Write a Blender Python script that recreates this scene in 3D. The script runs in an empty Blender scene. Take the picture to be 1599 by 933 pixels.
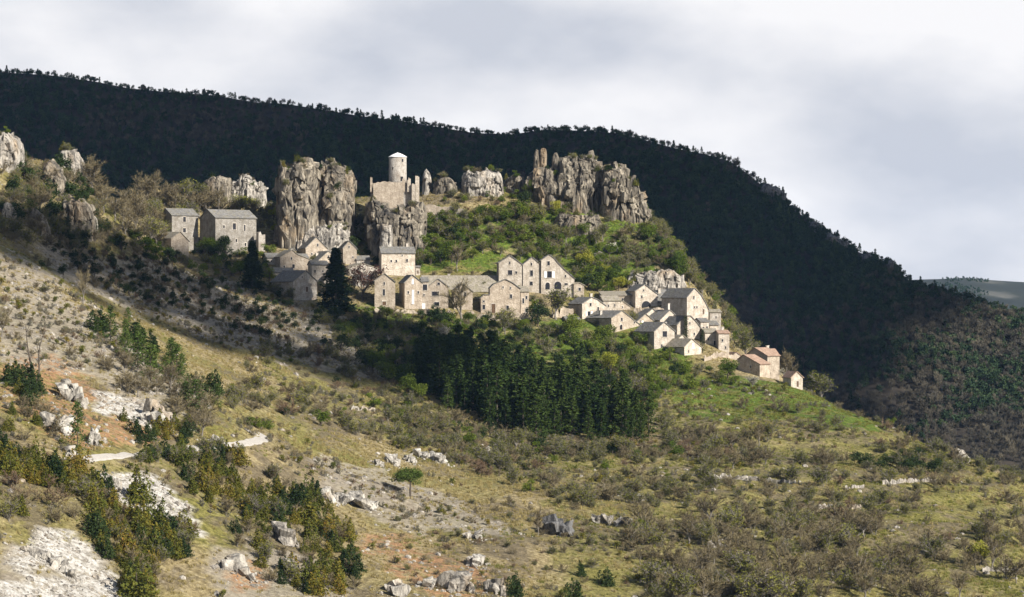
import bpy, bmesh, math, random
import numpy as np
from mathutils import Vector, Matrix

random.seed(7)
RNG = np.random.default_rng(7)
R = math.radians
scene = bpy.context.scene
COL = scene.collection

# ------------------------------------------------------------------ camera
F = 4113.0                     # focal length in photograph pixels (1599 wide)
CX, CY = 799.5, 466.5
cam_d = bpy.data.cameras.new('camera')
cam_d.sensor_width = 36.0
cam_d.lens = 36.0 * F / 1599.0
cam_d.clip_start = 1.0
cam_d.clip_end = 20000.0
cam = bpy.data.objects.new('camera', cam_d)
cam.rotation_euler = (R(90), 0, 0)
COL.objects.link(cam)
scene.camera = cam

# ------------------------------------------------------------------ sun, sky, exposure
SUN = Vector((0.67, -0.55, 0.50)).normalized()
sun_el = math.asin(SUN.z)
sun_az = math.atan2(SUN.x, SUN.y)
ld = bpy.data.lights.new('sun', 'SUN')
ld.energy = 5.0
ld.angle = R(0.5)
ld.color = (1.0, 0.955, 0.88)
sun = bpy.data.objects.new('sun', ld)
sun.rotation_euler = (-SUN).to_track_quat('-Z', 'Y').to_euler()
sun.location = (600, -400, 600)
COL.objects.link(sun)

world = bpy.data.worlds.new('World')
scene.world = world
world.use_nodes = True
wt = world.node_tree
for n in list(wt.nodes):
    wt.nodes.remove(n)
W = wt.nodes.new
wl = wt.links.new
sky = W('ShaderNodeTexSky'); sky.sky_type = 'NISHITA'; sky.sun_disc = False
sky.sun_elevation = sun_el; sky.sun_rotation = sun_az; sky.altitude = 500
tc = W('ShaderNodeTexCoord')
mp = W('ShaderNodeMapping'); mp.inputs['Scale'].default_value = (1.0, 1.0, 2.1)
mp.inputs['Location'].default_value = (0.35, 0.2, 0.12); mp.inputs['Rotation'].default_value = (0, 0, 5.83)
n1 = W('ShaderNodeTexNoise'); n1.inputs['Scale'].default_value = 4.2; n1.inputs['Detail'].default_value = 7; n1.inputs['Roughness'].default_value = 0.52
n1.inputs['Distortion'].default_value = 0.35
n2 = W('ShaderNodeTexNoise'); n2.inputs['Scale'].default_value = 7.5; n2.inputs['Detail'].default_value = 6; n2.inputs['Roughness'].default_value = 0.5
r1 = W('ShaderNodeValToRGB')   # where there is cloud
r1.color_ramp.elements[0].position = 0.44; r1.color_ramp.elements[0].color = (0.06, 0.06, 0.06, 1)
r1.color_ramp.elements[1].position = 0.58; r1.color_ramp.elements[1].color = (1, 1, 1, 1)
r2 = W('ShaderNodeValToRGB')   # grey undersides to white
r2.color_ramp.elements[0].position = 0.30; r2.color_ramp.elements[0].color = (0.405, 0.425, 0.475, 1)
r2.color_ramp.elements[1].position = 0.54; r2.color_ramp.elements[1].color = (0.64, 0.635, 0.645, 1)
bgs = W('ShaderNodeBackground'); bgs.inputs['Strength'].default_value = 0.06
bgc = W('ShaderNodeBackground'); bgc.inputs['Strength'].default_value = 0.85
mix = W('ShaderNodeMixShader'); wo = W('ShaderNodeOutputWorld')
wl(tc.outputs['Generated'], mp.inputs['Vector'])
wl(mp.outputs['Vector'], n1.inputs['Vector']); wl(mp.outputs['Vector'], n2.inputs['Vector'])
# cloud closes up towards the horizon, where one looks through it edge-on
sx = W('ShaderNodeSeparateXYZ'); wl(tc.outputs['Generated'], sx.inputs[0])
ab = W('ShaderNodeMath'); ab.operation = 'ABSOLUTE'; wl(sx.outputs['Z'], ab.inputs[0])
hz = W('ShaderNodeMapRange'); hz.inputs['From Min'].default_value = 0.0; hz.inputs['From Max'].default_value = 0.45
hz.inputs['To Min'].default_value = 0.22; hz.inputs['To Max'].default_value = -0.17; wl(ab.outputs[0], hz.inputs['Value'])
ad = W('ShaderNodeMath'); ad.operation = 'ADD'; wl(n1.outputs['Fac'], ad.inputs[0]); wl(hz.outputs[0], ad.inputs[1])
wl(ad.outputs[0], r1.inputs['Fac']); wl(n2.outputs['Fac'], r2.inputs['Fac'])
wl(sky.outputs['Color'], bgs.inputs['Color']); wl(r2.outputs['Color'], bgc.inputs['Color'])
wl(r1.outputs['Color'], mix.inputs['Fac']); wl(bgs.outputs[0], mix.inputs[1]); wl(bgc.outputs[0], mix.inputs[2])
wl(mix.outputs[0], wo.inputs['Surface'])

vs = scene.view_settings
vs.view_transform = 'Standard'; vs.look = 'None'; vs.exposure = 0.85; vs.gamma = 1.0
vs.use_curve_mapping = False
scene.cycles.max_bounces = 4; scene.cycles.volume_bounces = 0; scene.cycles.diffuse_bounces = 1; scene.cycles.transparent_max_bounces = 4
scene.cycles.use_denoising = True; scene.cycles.denoiser = 'OPENIMAGEDENOISE'
scene.cycles.denoising_input_passes = 'RGB_ALBEDO_NORMAL'

# ------------------------------------------------------------------ helpers
def tag(o, label=None, cat=None, group=None, kind=None):
    if label: o['label'] = label
    if cat: o['category'] = cat
    if group: o['group'] = group
    if kind: o['kind'] = kind
    return o

def mesh_of(name, verts, faces, mats, midx=None, smooth=False):
    me = bpy.data.meshes.new(name)
    me.from_pydata([tuple(v) for v in verts], [], [tuple(f) for f in faces])
    for m in mats: me.materials.append(m)
    if midx is not None:
        me.polygons.foreach_set('material_index', np.asarray(midx, dtype=np.int32))
    if smooth:
        me.polygons.foreach_set('use_smooth', np.ones(len(me.polygons), dtype=bool))
    me.update()
    return me

def tri_mesh(name, V, T, mats, midx=None, smooth=False):
    """fast path for numpy vertices / triangles"""
    me = bpy.data.meshes.new(name)
    V = np.asarray(V, dtype=np.float32); T = np.asarray(T, dtype=np.int32)
    k = T.shape[1]
    me.vertices.add(len(V)); me.vertices.foreach_set('co', V.ravel())
    me.loops.add(T.size); me.loops.foreach_set('vertex_index', T.ravel())
    me.polygons.add(len(T))
    me.polygons.foreach_set('loop_start', np.arange(0, T.size, k, dtype=np.int32))
    me.polygons.foreach_set('loop_total', np.full(len(T), k, dtype=np.int32))
    for m in mats: me.materials.append(m)
    if midx is not None: me.polygons.foreach_set('material_index', np.asarray(midx, dtype=np.int32))
    me.polygons.foreach_set('use_smooth', np.full(len(T), smooth, dtype=bool))
    me.update(calc_edges=True); me.validate()
    return me

def link(name, me, parent=None, loc=None):
    o = bpy.data.objects.new(name, me)
    COL.objects.link(o)
    if parent is not None: o.parent = parent
    if loc is not None: o.location = loc
    return o

def empty(name, loc, rz=0.0):
    o = bpy.data.objects.new(name, None)
    o.empty_display_size = 0.5
    o.location = loc; o.rotation_euler = (0, 0, rz)
    COL.objects.link(o)
    return o

# ---- vectorised noise
def _hash(ix, iy, iz, seed):
    n = (ix.astype(np.int64) * 374761393 + iy.astype(np.int64) * 668265263 + iz.astype(np.int64) * 1440662683 + seed * 974634777) & 0xffffffff
    n = ((n ^ (n >> 13)) * 1274126177) & 0xffffffff
    n = ((n ^ (n >> 15)) * 2246822519) & 0xffffffff
    return ((n ^ (n >> 16)) & 0xffffff) / float(0xffffff)

def vn3(x, y, z, seed=0):
    x = np.asarray(x, float); y = np.asarray(y, float); z = np.asarray(z, float) + np.zeros_like(x)
    ix, iy, iz = np.floor(x), np.floor(y), np.floor(z)
    fx, fy, fz = x - ix, y - iy, z - iz
    fx = fx * fx * (3 - 2 * fx); fy = fy * fy * (3 - 2 * fy); fz = fz * fz * (3 - 2 * fz)
    out = 0
    for dx in (0, 1):
        wx = fx if dx else 1 - fx
        for dy in (0, 1):
            wy = fy if dy else 1 - fy
            for dz in (0, 1):
                wz = fz if dz else 1 - fz
                out = out + wx * wy * wz * _hash(ix + dx, iy + dy, iz + dz, seed)
    return out * 2 - 1

def fbm(x, y, z, octv=4, seed=0, gain=0.5):
    s = 0; a = 1.0; t = 0
    x = np.asarray(x, float); y = np.asarray(y, float); z = np.asarray(z, float)
    for k in range(octv):
        s = s + a * vn3(x * 2 ** k, y * 2 ** k, z * 2 ** k, seed + k * 17)
        t += a; a *= gain
    return s / t

def worley(x, y, seed=0):
    """F1, F2 and a random value of the nearest cell"""
    ix, iy = np.floor(x), np.floor(y)
    f1 = np.full(x.shape, 9.0); f2 = f1.copy(); idv = np.zeros(x.shape)
    zz = np.zeros_like(x)
    for dx in (-1, 0, 1):
        for dy in (-1, 0, 1):
            cx, cy = ix + dx, iy + dy
            px = cx + _hash(cx, cy, zz, seed); py = cy + _hash(cx, cy, zz + 1, seed)
            d = np.hypot(px - x, py - y)
            v = _hash(cx, cy, zz + 2, seed)
            near = d < f1
            f2 = np.where(near, f1, np.minimum(f2, d))
            idv = np.where(near, v, idv)
            f1 = np.where(near, d, f1)
    return f1, f2, idv

def in_poly(px, py, poly):
    px = np.asarray(px, float); py = np.asarray(py, float)
    ins = np.zeros(px.shape, bool)
    n = len(poly)
    for i in range(n):
        x1, y1 = poly[i]; x2, y2 = poly[(i + 1) % n]
        if y1 == y2: continue
        c = ((y1 > py) != (y2 > py)) & (px < (x2 - x1) * (py - y1) / (y2 - y1) + x1)
        ins ^= c
    return ins

# ---- photograph geometry: a picture position and a distance give a point of the place
def at(px, py, Y):
    return Vector(((px - CX) / F * Y, Y, (CY - py) / F * Y))

# ------------------------------------------------------------------ materials
def new_mat(name):
    m = bpy.data.materials.new(name); m.use_nodes = True
    t = m.node_tree
    b = t.nodes['Principled BSDF']
    b.inputs['Roughness'].default_value = 0.9
    b.inputs['Specular IOR Level'].default_value = 0.15
    return m, t, b

def ramp(t, stops):
    r = t.nodes.new('ShaderNodeValToRGB')
    el = r.color_ramp.elements
    el[0].position, el[0].color = stops[0][0], (*stops[0][1], 1)
    el[1].position, el[1].color = stops[-1][0], (*stops[-1][1], 1)
    for p, c in stops[1:-1]:
        e = el.new(p); e.color = (*c, 1)
    return r

def noise(t, scale, detail=4, rough=0.55, coord='Object', stretch=None, dist=0.0):
    c = t.nodes.new('ShaderNodeTexCoord')
    n = t.nodes.new('ShaderNodeTexNoise')
    n.inputs['Scale'].default_value = scale; n.inputs['Detail'].default_value = detail
    n.inputs['Roughness'].default_value = rough; n.inputs['Distortion'].default_value = dist
    if coord == 'World':
        g = t.nodes.new('ShaderNodeNewGeometry'); src = g.outputs['Position']
    else:
        src = c.outputs[coord]
    if stretch:
        m = t.nodes.new('ShaderNodeMapping'); m.inputs['Scale'].default_value = stretch
        t.links.new(src, m.inputs['Vector']); src = m.outputs['Vector']
    t.links.new(src, n.inputs['Vector'])
    return n

def mixc(t, fac, a, b, blend='MIX'):
    m = t.nodes.new('ShaderNodeMix'); m.data_type = 'RGBA'; m.blend_type = blend
    for sock, v in ((m.inputs[0], fac), (m.inputs[6], a), (m.inputs[7], b)):
        if isinstance(v, (int, float)): sock.default_value = v
        elif isinstance(v, tuple): sock.default_value = (*v, 1)
        else: t.links.new(v, sock)
    return m.outputs[2]

def bump(t, b, height, strength=0.6, distance=0.2):
    n = t.nodes.new('ShaderNodeBump')
    n.inputs['Strength'].default_value = strength; n.inputs['Distance'].default_value = distance
    t.links.new(height, n.inputs['Height']); t.links.new(n.outputs['Normal'], b.inputs['Normal'])

def wall_mat(name, light, dark, stain=(0.22, 0.18, 0.14)):
    m, t, b = new_mat(name)
    v = t.nodes.new('ShaderNodeTexVoronoi'); v.inputs['Scale'].default_value = 2.3
    c = t.nodes.new('ShaderNodeTexCoord'); mp_ = t.nodes.new('ShaderNodeMapping'); mp_.inputs['Scale'].default_value = (1, 1, 1.7)
    t.links.new(c.outputs['Object'], mp_.inputs['Vector']); t.links.new(mp_.outputs['Vector'], v.inputs['Vector'])
    sv = t.nodes.new('ShaderNodeSeparateColor'); t.links.new(v.outputs['Color'], sv.inputs['Color'])
    base = ramp(t, [(0.0, dark), (0.55, light), (1.0, tuple(min(1, x * 1.12) for x in light))])
    t.links.new(sv.outputs[0], base.inputs['Fac'])
    n = noise(t, 0.55, 5, 0.6)
    r = ramp(t, [(0.42, (0, 0, 0)), (0.72, (1, 1, 1))]); t.links.new(n.outputs['Fac'], r.inputs['Fac'])
    col = mixc(t, r.outputs['Color'], base.outputs['Color'], stain)
    st = noise(t, 1.3, 4, 0.6, stretch=(1.2, 1.2, 0.18))
    rs = ramp(t, [(0.45, (1, 1, 1)), (0.75, (0.72, 0.69, 0.65))]); t.links.new(st.outputs['Fac'], rs.inputs['Fac'])
    col = mixc(t, 0.8, col, rs.outputs['Color'], 'MULTIPLY')
    oi = t.nodes.new('ShaderNodeObjectInfo')
    rr = ramp(t, [(0, (0.85, 0.84, 0.83)), (1, (1.06, 1.03, 1.0))]); t.links.new(oi.outputs['Random'], rr.inputs['Fac'])
    col = mixc(t, 1.0, col, rr.outputs['Color'], 'MULTIPLY')
    t.links.new(col, b.inputs['Base Color'])
    bump(t, b, v.outputs['Distance'], 0.7, 0.12)
    return m

M = {}
M['stone_warm'] = wall_mat('stone_warm', (0.43, 0.37, 0.295), (0.34, 0.285, 0.225), (0.25, 0.205, 0.155))
M['stone_pale'] = wall_mat('stone_pale', (0.53, 0.475, 0.40), (0.42, 0.37, 0.305), (0.29, 0.245, 0.19))
M['stone_grey'] = wall_mat('stone_grey', (0.42, 0.39, 0.345), (0.33, 0.305, 0.27))
M['stone_dark'] = wall_mat('stone_dark', (0.30, 0.28, 0.25), (0.22, 0.205, 0.18), (0.16, 0.14, 0.11))
M['trim'] = wall_mat('trim', (0.56, 0.51, 0.45), (0.46, 0.42, 0.36), (0.4, 0.36, 0.3))

def roof_mat(name, a, bcol, moss):
    m, t, b = new_mat(name)
    v = t.nodes.new('ShaderNodeTexVoronoi'); v.inputs['Scale'].default_value = 2.0
    c = t.nodes.new('ShaderNodeTexCoord'); t.links.new(c.outputs['Object'], v.inputs['Vector'])
    sv = t.nodes.new('ShaderNodeSeparateColor'); t.links.new(v.outputs['Color'], sv.inputs['Color'])
    base = ramp(t, [(0, a), (1, bcol)]); t.links.new(sv.outputs[0], base.inputs['Fac'])
    n = noise(t, 0.8, 5, 0.65)
    r = ramp(t, [(0.45, (0, 0, 0)), (0.75, (1, 1, 1))]); t.links.new(n.outputs['Fac'], r.inputs['Fac'])
    t.links.new(mixc(t, r.outputs['Color'], base.outputs['Color'], moss), b.inputs['Base Color'])
    bump(t, b, v.outputs['Distance'], 0.8, 0.1)
    return m
M['slate'] = roof_mat('stone_slate', (0.12, 0.115, 0.11), (0.21, 0.20, 0.185), (0.17, 0.15, 0.10))
M['slate_brown'] = roof_mat('stone_slate_brown', (0.19, 0.165, 0.13), (0.30, 0.265, 0.215), (0.20, 0.18, 0.11))
M['tile'] = roof_mat('clay_tile', (0.26, 0.165, 0.115), (0.38, 0.26, 0.19), (0.22, 0.165, 0.12))

def plain(name, col, rough=0.8, spec=0.2, var=0.25):
    m, t, b = new_mat(name)
    n = noise(t, 1.7, 4, 0.6)
    d = tuple(x * (1 - var) for x in col); l = tuple(min(1, x * (1 + var)) for x in col)
    r = ramp(t, [(0.3, d), (0.7, l)]); t.links.new(n.outputs['Fac'], r.inputs['Fac'])
    t.links.new(r.outputs['Color'], b.inputs['Base Color'])
    b.inputs['Roughness'].default_value = rough; b.inputs['Specular IOR Level'].default_value = spec
    return m
M['pane'] = plain('dark_pane', (0.015, 0.015, 0.018), 0.25, 0.5, 0.2)
M['wood'] = plain('old_wood', (0.10, 0.06, 0.035))
M['white'] = plain('white_paint', (0.78, 0.76, 0.72), 0.6, 0.3, 0.05)
M['cone'] = plain('pale_lime_roof', (0.80, 0.79, 0.77), 0.8, 0.2, 0.06)
M['road'] = plain('pale_track', (0.33, 0.305, 0.27), 0.95, 0.1, 0.15)
M['cloud'] = plain('cloud_white', (0.85, 0.85, 0.87), 1.0, 0.0, 0.03)

def rock_mat(name, light, mid, dark, stain):
    m, t, b = new_mat(name)
    n = noise(t, 0.35, 8, 0.65, stretch=(1, 1, 0.45), coord='World', dist=0.4)
    base = ramp(t, [(0.34, dark), (0.5, mid), (0.66, light)]); t.links.new(n.outputs['Fac'], base.inputs['Fac'])
    s = noise(t, 0.16, 5, 0.6, stretch=(1, 1, 0.5), coord='World')
    r = ramp(t, [(0.55, (0, 0, 0)), (0.74, (0.8, 0.8, 0.8))]); t.links.new(s.outputs['Fac'], r.inputs['Fac'])
    col = mixc(t, r.outputs['Color'], base.outputs['Color'], stain)
    k = noise(t, 0.9, 6, 0.7, stretch=(1.3, 1.3, 0.25), coord='World')
    rk = ramp(t, [(0.40, (0.24, 0.24, 0.25)), (0.55, (1, 1, 1))]); t.links.new(k.outputs['Fac'], rk.inputs['Fac'])
    col = mixc(t, 0.85, col, rk.outputs['Color'], 'MULTIPLY')
    t.links.new(col, b.inputs['Base Color'])
    h = noise(t, 1.6, 8, 0.7, coord='World', stretch=(1, 1, 0.6))
    bump(t, b, h.outputs['Fac'], 0.9, 0.7)
    return m
M['rock'] = rock_mat('limestone', (0.39, 0.34, 0.262), (0.21, 0.18, 0.138), (0.068, 0.062, 0.054), (0.33, 0.23, 0.13))
M['rock_pale'] = rock_mat('limestone_pale', (0.54, 0.495, 0.425), (0.39, 0.35, 0.295), (0.17, 0.155, 0.135), (0.44, 0.32, 0.20))
M['rock_block'] = rock_mat('limestone_block', (0.60, 0.56, 0.49), (0.48, 0.44, 0.375), (0.27, 0.245, 0.21), (0.46, 0.33, 0.20))
M['rock_dark'] = rock_mat('limestone_dark', (0.27, 0.26, 0.25), (0.17, 0.165, 0.16), (0.09, 0.09, 0.09), (0.2, 0.16, 0.1))

def leaf_mat(name, stops, trans=0.25):
    """leaf colour differs from leaf to leaf and from plant to plant"""
    m, t, b = new_mat(name)
    g = t.nodes.new('ShaderNodeNewGeometry'); oi = t.nodes.new('ShaderNodeObjectInfo')
    mm = t.nodes.new('ShaderNodeMath'); mm.operation = 'MULTIPLY_ADD'
    t.links.new(oi.outputs['Random'], mm.inputs[0]); mm.inputs[1].default_value = 0.55
    m2 = t.nodes.new('ShaderNodeMath'); m2.operation = 'MULTIPLY'; m2.inputs[1].default_value = 0.45
    t.links.new(g.outputs['Random Per Island'], m2.inputs[0]); t.links.new(m2.outputs[0], mm.inputs[2])
    r = ramp(t, stops); t.links.new(mm.outputs[0], r.inputs['Fac'])
    t.links.new(r.outputs['Color'], b.inputs['Base Color'])
    b.inputs['Roughness'].default_value = 0.75; b.inputs['Specular IOR Level'].default_value = 0.1
    if trans:
        tr = t.nodes.new('ShaderNodeBsdfTranslucent'); t.links.new(r.outputs['Color'], tr.inputs['Color'])
        ms = t.nodes.new('ShaderNodeMixShader'); ms.inputs[0].default_value = trans
        out = t.nodes['Material Output']
        t.links.new(b.outputs[0], ms.inputs[1]); t.links.new(tr.outputs[0], ms.inputs[2]); t.links.new(ms.outputs[0], out.inputs['Surface'])
    return m
M['twig_grey'] = leaf_mat('twig_grey', [(0, (0.10, 0.078, 0.042)), (0.5, (0.155, 0.125, 0.07)), (1, (0.22, 0.18, 0.095))], 0)
M['twig_brown'] = leaf_mat('twig_brown', [(0, (0.12, 0.075, 0.045)), (0.5, (0.17, 0.115, 0.07)), (1, (0.21, 0.16, 0.09))], 0)
M['bud'] = leaf_mat('bud_olive', [(0, (0.07, 0.08, 0.014)), (0.5, (0.13, 0.132, 0.022)), (1, (0.21, 0.20, 0.04))])
M['fresh'] = leaf_mat('leaf_fresh', [(0, (0.05, 0.085, 0.011)), (0.5, (0.105, 0.145, 0.018)), (1, (0.19, 0.21, 0.03))], 0.38)
M['dark'] = leaf_mat('leaf_evergreen', [(0, (0.014, 0.028, 0.008)), (0.5, (0.027, 0.043, 0.012)), (1, (0.05, 0.07, 0.018))], 0.15)
M['juniper'] = leaf_mat('leaf_juniper', [(0, (0.05, 0.065, 0.012)), (0.45, (0.095, 0.10, 0.016)), (0.75, (0.16, 0.13, 0.02)), (1, (0.24, 0.13, 0.024))], 0.15)
M['pine'] = leaf_mat('needle_pine', [(0, (0.016, 0.033, 0.006)), (0.5, (0.032, 0.052, 0.009)), (1, (0.06, 0.082, 0.015))], 0.12)
M['pine_light'] = leaf_mat('needle_light', [(0, (0.038, 0.065, 0.012)), (0.5, (0.06, 0.09, 0.017)), (1, (0.095, 0.125, 0.024))], 0.15)
M['yellow'] = leaf_mat('leaf_yellow', [(0, (0.17, 0.19, 0.02)), (0.5, (0.25, 0.25, 0.03)), (1, (0.32, 0.30, 0.05))])
M['blossom'] = leaf_mat('blossom', [(0, (0.30, 0.28, 0.2)), (0.5, (0.46, 0.43, 0.34)), (1, (0.58, 0.55, 0.47))])
M['red'] = leaf_mat('leaf_red', [(0, (0.06, 0.025, 0.02)), (0.5, (0.09, 0.04, 0.03)), (1, (0.13, 0.06, 0.04))])
M['bark'] = plain('bark', (0.085, 0.068, 0.052))
M['bark_grey'] = plain('bark_grey', (0.17, 0.15, 0.125))
M['far_bare'] = leaf_mat('far_bare', [(0, (0.038, 0.036, 0.031)), (0.5, (0.078, 0.07, 0.053)), (1, (0.15, 0.125, 0.082))], 0)
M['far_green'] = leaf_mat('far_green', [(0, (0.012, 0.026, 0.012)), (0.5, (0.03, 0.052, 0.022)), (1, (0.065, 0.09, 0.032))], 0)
M['grass_dry'] = leaf_mat('grass_dry', [(0, (0.17, 0.135, 0.05)), (0.5, (0.27, 0.215, 0.085)), (1, (0.36, 0.29, 0.13))], 0.2)
M['grass_green'] = leaf_mat('grass_green', [(0, (0.07, 0.085, 0.015)), (0.5, (0.145, 0.148, 0.03)), (1, (0.24, 0.225, 0.055))], 0.2)

# ------------------------------------------------------------------ the hillside as a height field
CP = [(0,933,400),(0,800,430),(0,700,462),(0,600,500),(0,500,550),(0,400,612),(0,320,665),(0,250,712),
 (-200,933,385),(-200,700,440),(-200,500,520),(-200,300,620),(-200,180,720),
 (100,320,710),(110,270,745),(140,360,760),(60,380,660),(70,255,738),
 (200,933,425),(200,800,455),(200,712,482),(200,620,525),(200,560,556),(200,500,625),(200,430,700),(200,396,785),(200,330,840),(220,300,868),
 (300,404,828),(250,402,812),(300,352,868),(275,386,846),(300,315,885),(280,450,720),(330,640,535),
 (400,933,445),(400,800,490),(400,690,535),(400,600,605),(400,520,690),(400,470,765),(400,420,822),(400,392,846),(400,330,882),
 (480,468,796),(500,400,848),(450,420,832),
 (600,933,462),(600,850,500),(600,760,550),(600,700,592),(600,620,662),(600,550,737),(600,484,800),(600,432,836),(600,385,864),(600,322,884),
 (500,340,878),(500,310,890),
 (800,933,475),(800,850,515),(800,780,560),(800,700,632),(800,620,707),(800,545,780),(800,492,806),(800,448,836),(800,380,866),(780,305,890),(700,300,888),
 (1000,933,490),(1000,850,530),(1000,780,575),(1000,700,652),(1000,620,732),(1000,550,786),(1000,484,826),(1000,430,852),(1000,370,874),(940,325,890),(1000,335,884),
 (870,300,896),
 (1100,558,784),(1100,502,822),(1062,445,848),(1060,405,862),(1135,549,796),
 (1200,933,500),(1200,850,545),(1200,780,590),(1200,700,662),(1200,640,732),(1200,592,775),(1180,578,785),
 (1250,606,770),(1330,645,745),
 (1400,933,510),(1400,850,560),(1400,780,610),(1400,720,670),(1400,670,724),
 (1500,712,688),(1599,933,520),(1599,850,575),(1599,790,625),(1599,746,675),
 (1800,1000,520),(1800,900,590),(1800,850,645),
 (0,1050,365),(400,1050,400),(800,1050,425),(1200,1050,450),(1599,1050,470)]
WP = [tuple(at(*c)) for c in CP]
for (px, py, Y) in [(-200,180,720),(0,250,712),(100,262,750),(220,300,868)]:
    p = at(px, py, Y)
    WP += [(p.x, p.y + 45, p.z - 10), (p.x, p.y + 150, p.z - 60)]
for (px, py, Y) in [(300,315,885),(400,330,882),(500,310,890),(600,310,892),(700,300,890),(780,300,892),(870,298,898),(960,320,896)]:
    p = at(px, py, Y)
    WP += [(p.x, p.y + 40, p.z - 16), (p.x, p.y + 130, p.z - 75)]
for (px, py, Y) in [(1026,350,884),(1058,405,864),(1070,450,850),(1106,500,828),(1140,545,800),(1265,606,775),(1335,643,750),(1405,668,728),(1505,710,692),(1605,744,680)]:
    p = at(px, py, Y)
    WP += [(p.x + 14, p.y + 25, p.z - 15), (p.x + 55, p.y + 65, p.z - 56)]
WP = np.array(WP)
S0 = 200.0
def _k(d2):
    return np.where(d2 > 1e-12, 0.5 * d2 * np.log(np.maximum(d2, 1e-12)), 0.0)
P2 = WP[:, :2] / S0
n_ = len(P2)
A = np.zeros((n_ + 3, n_ + 3))
d2 = ((P2[:, None, :] - P2[None, :, :]) ** 2).sum(-1)
A[:n_, :n_] = _k(d2) + np.eye(n_) * 4e-4
A[:n_, n_] = 1; A[:n_, n_ + 1:] = P2
A[n_:, :n_] = A[:n_, n_:].T
SOL = np.linalg.solve(A, np.concatenate([WP[:, 2], np.zeros(3)]))
def tps(x, y):
    x = np.asarray(x, float) / S0; y = np.asarray(y, float) / S0
    out = SOL[n_] + SOL[n_ + 1] * x + SOL[n_ + 2] * y
    for i in range(n_):
        out = out + SOL[i] * _k((x - P2[i, 0]) ** 2 + (y - P2[i, 1]) ** 2)
    return out

STEP = 1.7
X0, X1, Y0, Y1 = -330.0, 430.0, 372.0, 960.0
xs = np.concatenate([np.linspace(-1100, X0, 36)[:-1], np.arange(X0, X1, STEP), np.linspace(X1, 1100, 30)[1:]])
ys = np.concatenate([np.linspace(120, Y0, 30)[:-1], np.arange(Y0, Y1, STEP), np.linspace(Y1, 1300, 24)[1:]])
GX, GY = np.meshgrid(xs, ys)
GZ = tps(np.clip(GX, X0 - 20, X1 + 20), np.clip(GY, Y0 - 20, Y1 + 30))
# terraces on the lower slope beyond the wood, where the ground is stepped
def sstep(a, b, v):
    t = np.clip((v - a) / (b - a), 0, 1); return t * t * (3 - 2 * t)
tw = sstep(10, 60, GX) * (1 - sstep(700, 760, GY)) * 0.55
q = GZ / 2.3 + 0.6 * fbm(GX / 70, GY / 70, 0, 2, 5)
GT = (np.floor(q) + sstep(0.55, 1.0, q - np.floor(q)) - 0.6 * fbm(GX / 70, GY / 70, 0, 2, 5)) * 2.3
GZ = GZ * (1 - tw) + GT * tw
rough = 1.0 - 0.5 * sstep(780, 800, GY) * (1 - sstep(850, 870, GY))
GZ = GZ + rough * (1.5 * fbm(GX / 34, GY / 34, 0.3, 3, 11) + 0.75 * fbm(GX / 9, GY / 9, 1.3, 3, 23) + 0.30 * fbm(GX / 3.2, GY / 3.2, 2.1, 2, 31))
fade = np.clip(np.maximum.reduce([(Y0 - 15 - GY) / 170, (GX - X1) / 200, (GY - Y1) / 120]), 0, 1)
fade = fade * fade * (3 - 2 * fade)
GZ = GZ * (1 - fade) + (-128) * fade
GZ = np.maximum(GZ, -128 + 0.3 * fbm(GX / 40, GY / 40, 0, 2, 3))

def H(x, y):
    x = np.asarray(x, float); y = np.asarray(y, float)
    i = np.clip(np.searchsorted(xs, x) - 1, 0, len(xs) - 2); j = np.clip(np.searchsorted(ys, y) - 1, 0, len(ys) - 2)
    fx = (x - xs[i]) / (xs[i + 1] - xs[i]); fy = (y - ys[j]) / (ys[j + 1] - ys[j])
    return GZ[j, i] * (1 - fx) * (1 - fy) + GZ[j, i + 1] * fx * (1 - fy) + GZ[j + 1, i] * (1 - fx) * fy + GZ[j + 1, i + 1] * fx * fy

YR = np.arange(378.0, 930.0, 0.6)
def ground(px, py, ymin=0):
    """the first point of the hillside on the line of sight through a picture position"""
    xr = (px - CX) / F * YR; zr = (CY - py) / F * YR
    hit = (H(xr, YR) >= zr) & (YR >= ymin)
    if not hit.any(): return None
    k = int(np.argmax(hit))
    return Vector((xr[k], YR[k], float(H(xr[k], YR[k]))))

def ground_many(px, py):
    px = np.asarray(px, float); py = np.asarray(py, float)
    xr = (px[:, None] - CX) / F * YR[None]; zr = (CY - py[:, None]) / F * YR[None]
    hit = H(xr, np.broadcast_to(YR, xr.shape)) >= zr
    ok = hit.any(1); k = np.argmax(hit, 1)
    Y = YR[k]; X = (px - CX) / F * Y
    return X, Y, H(X, Y), ok

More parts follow.
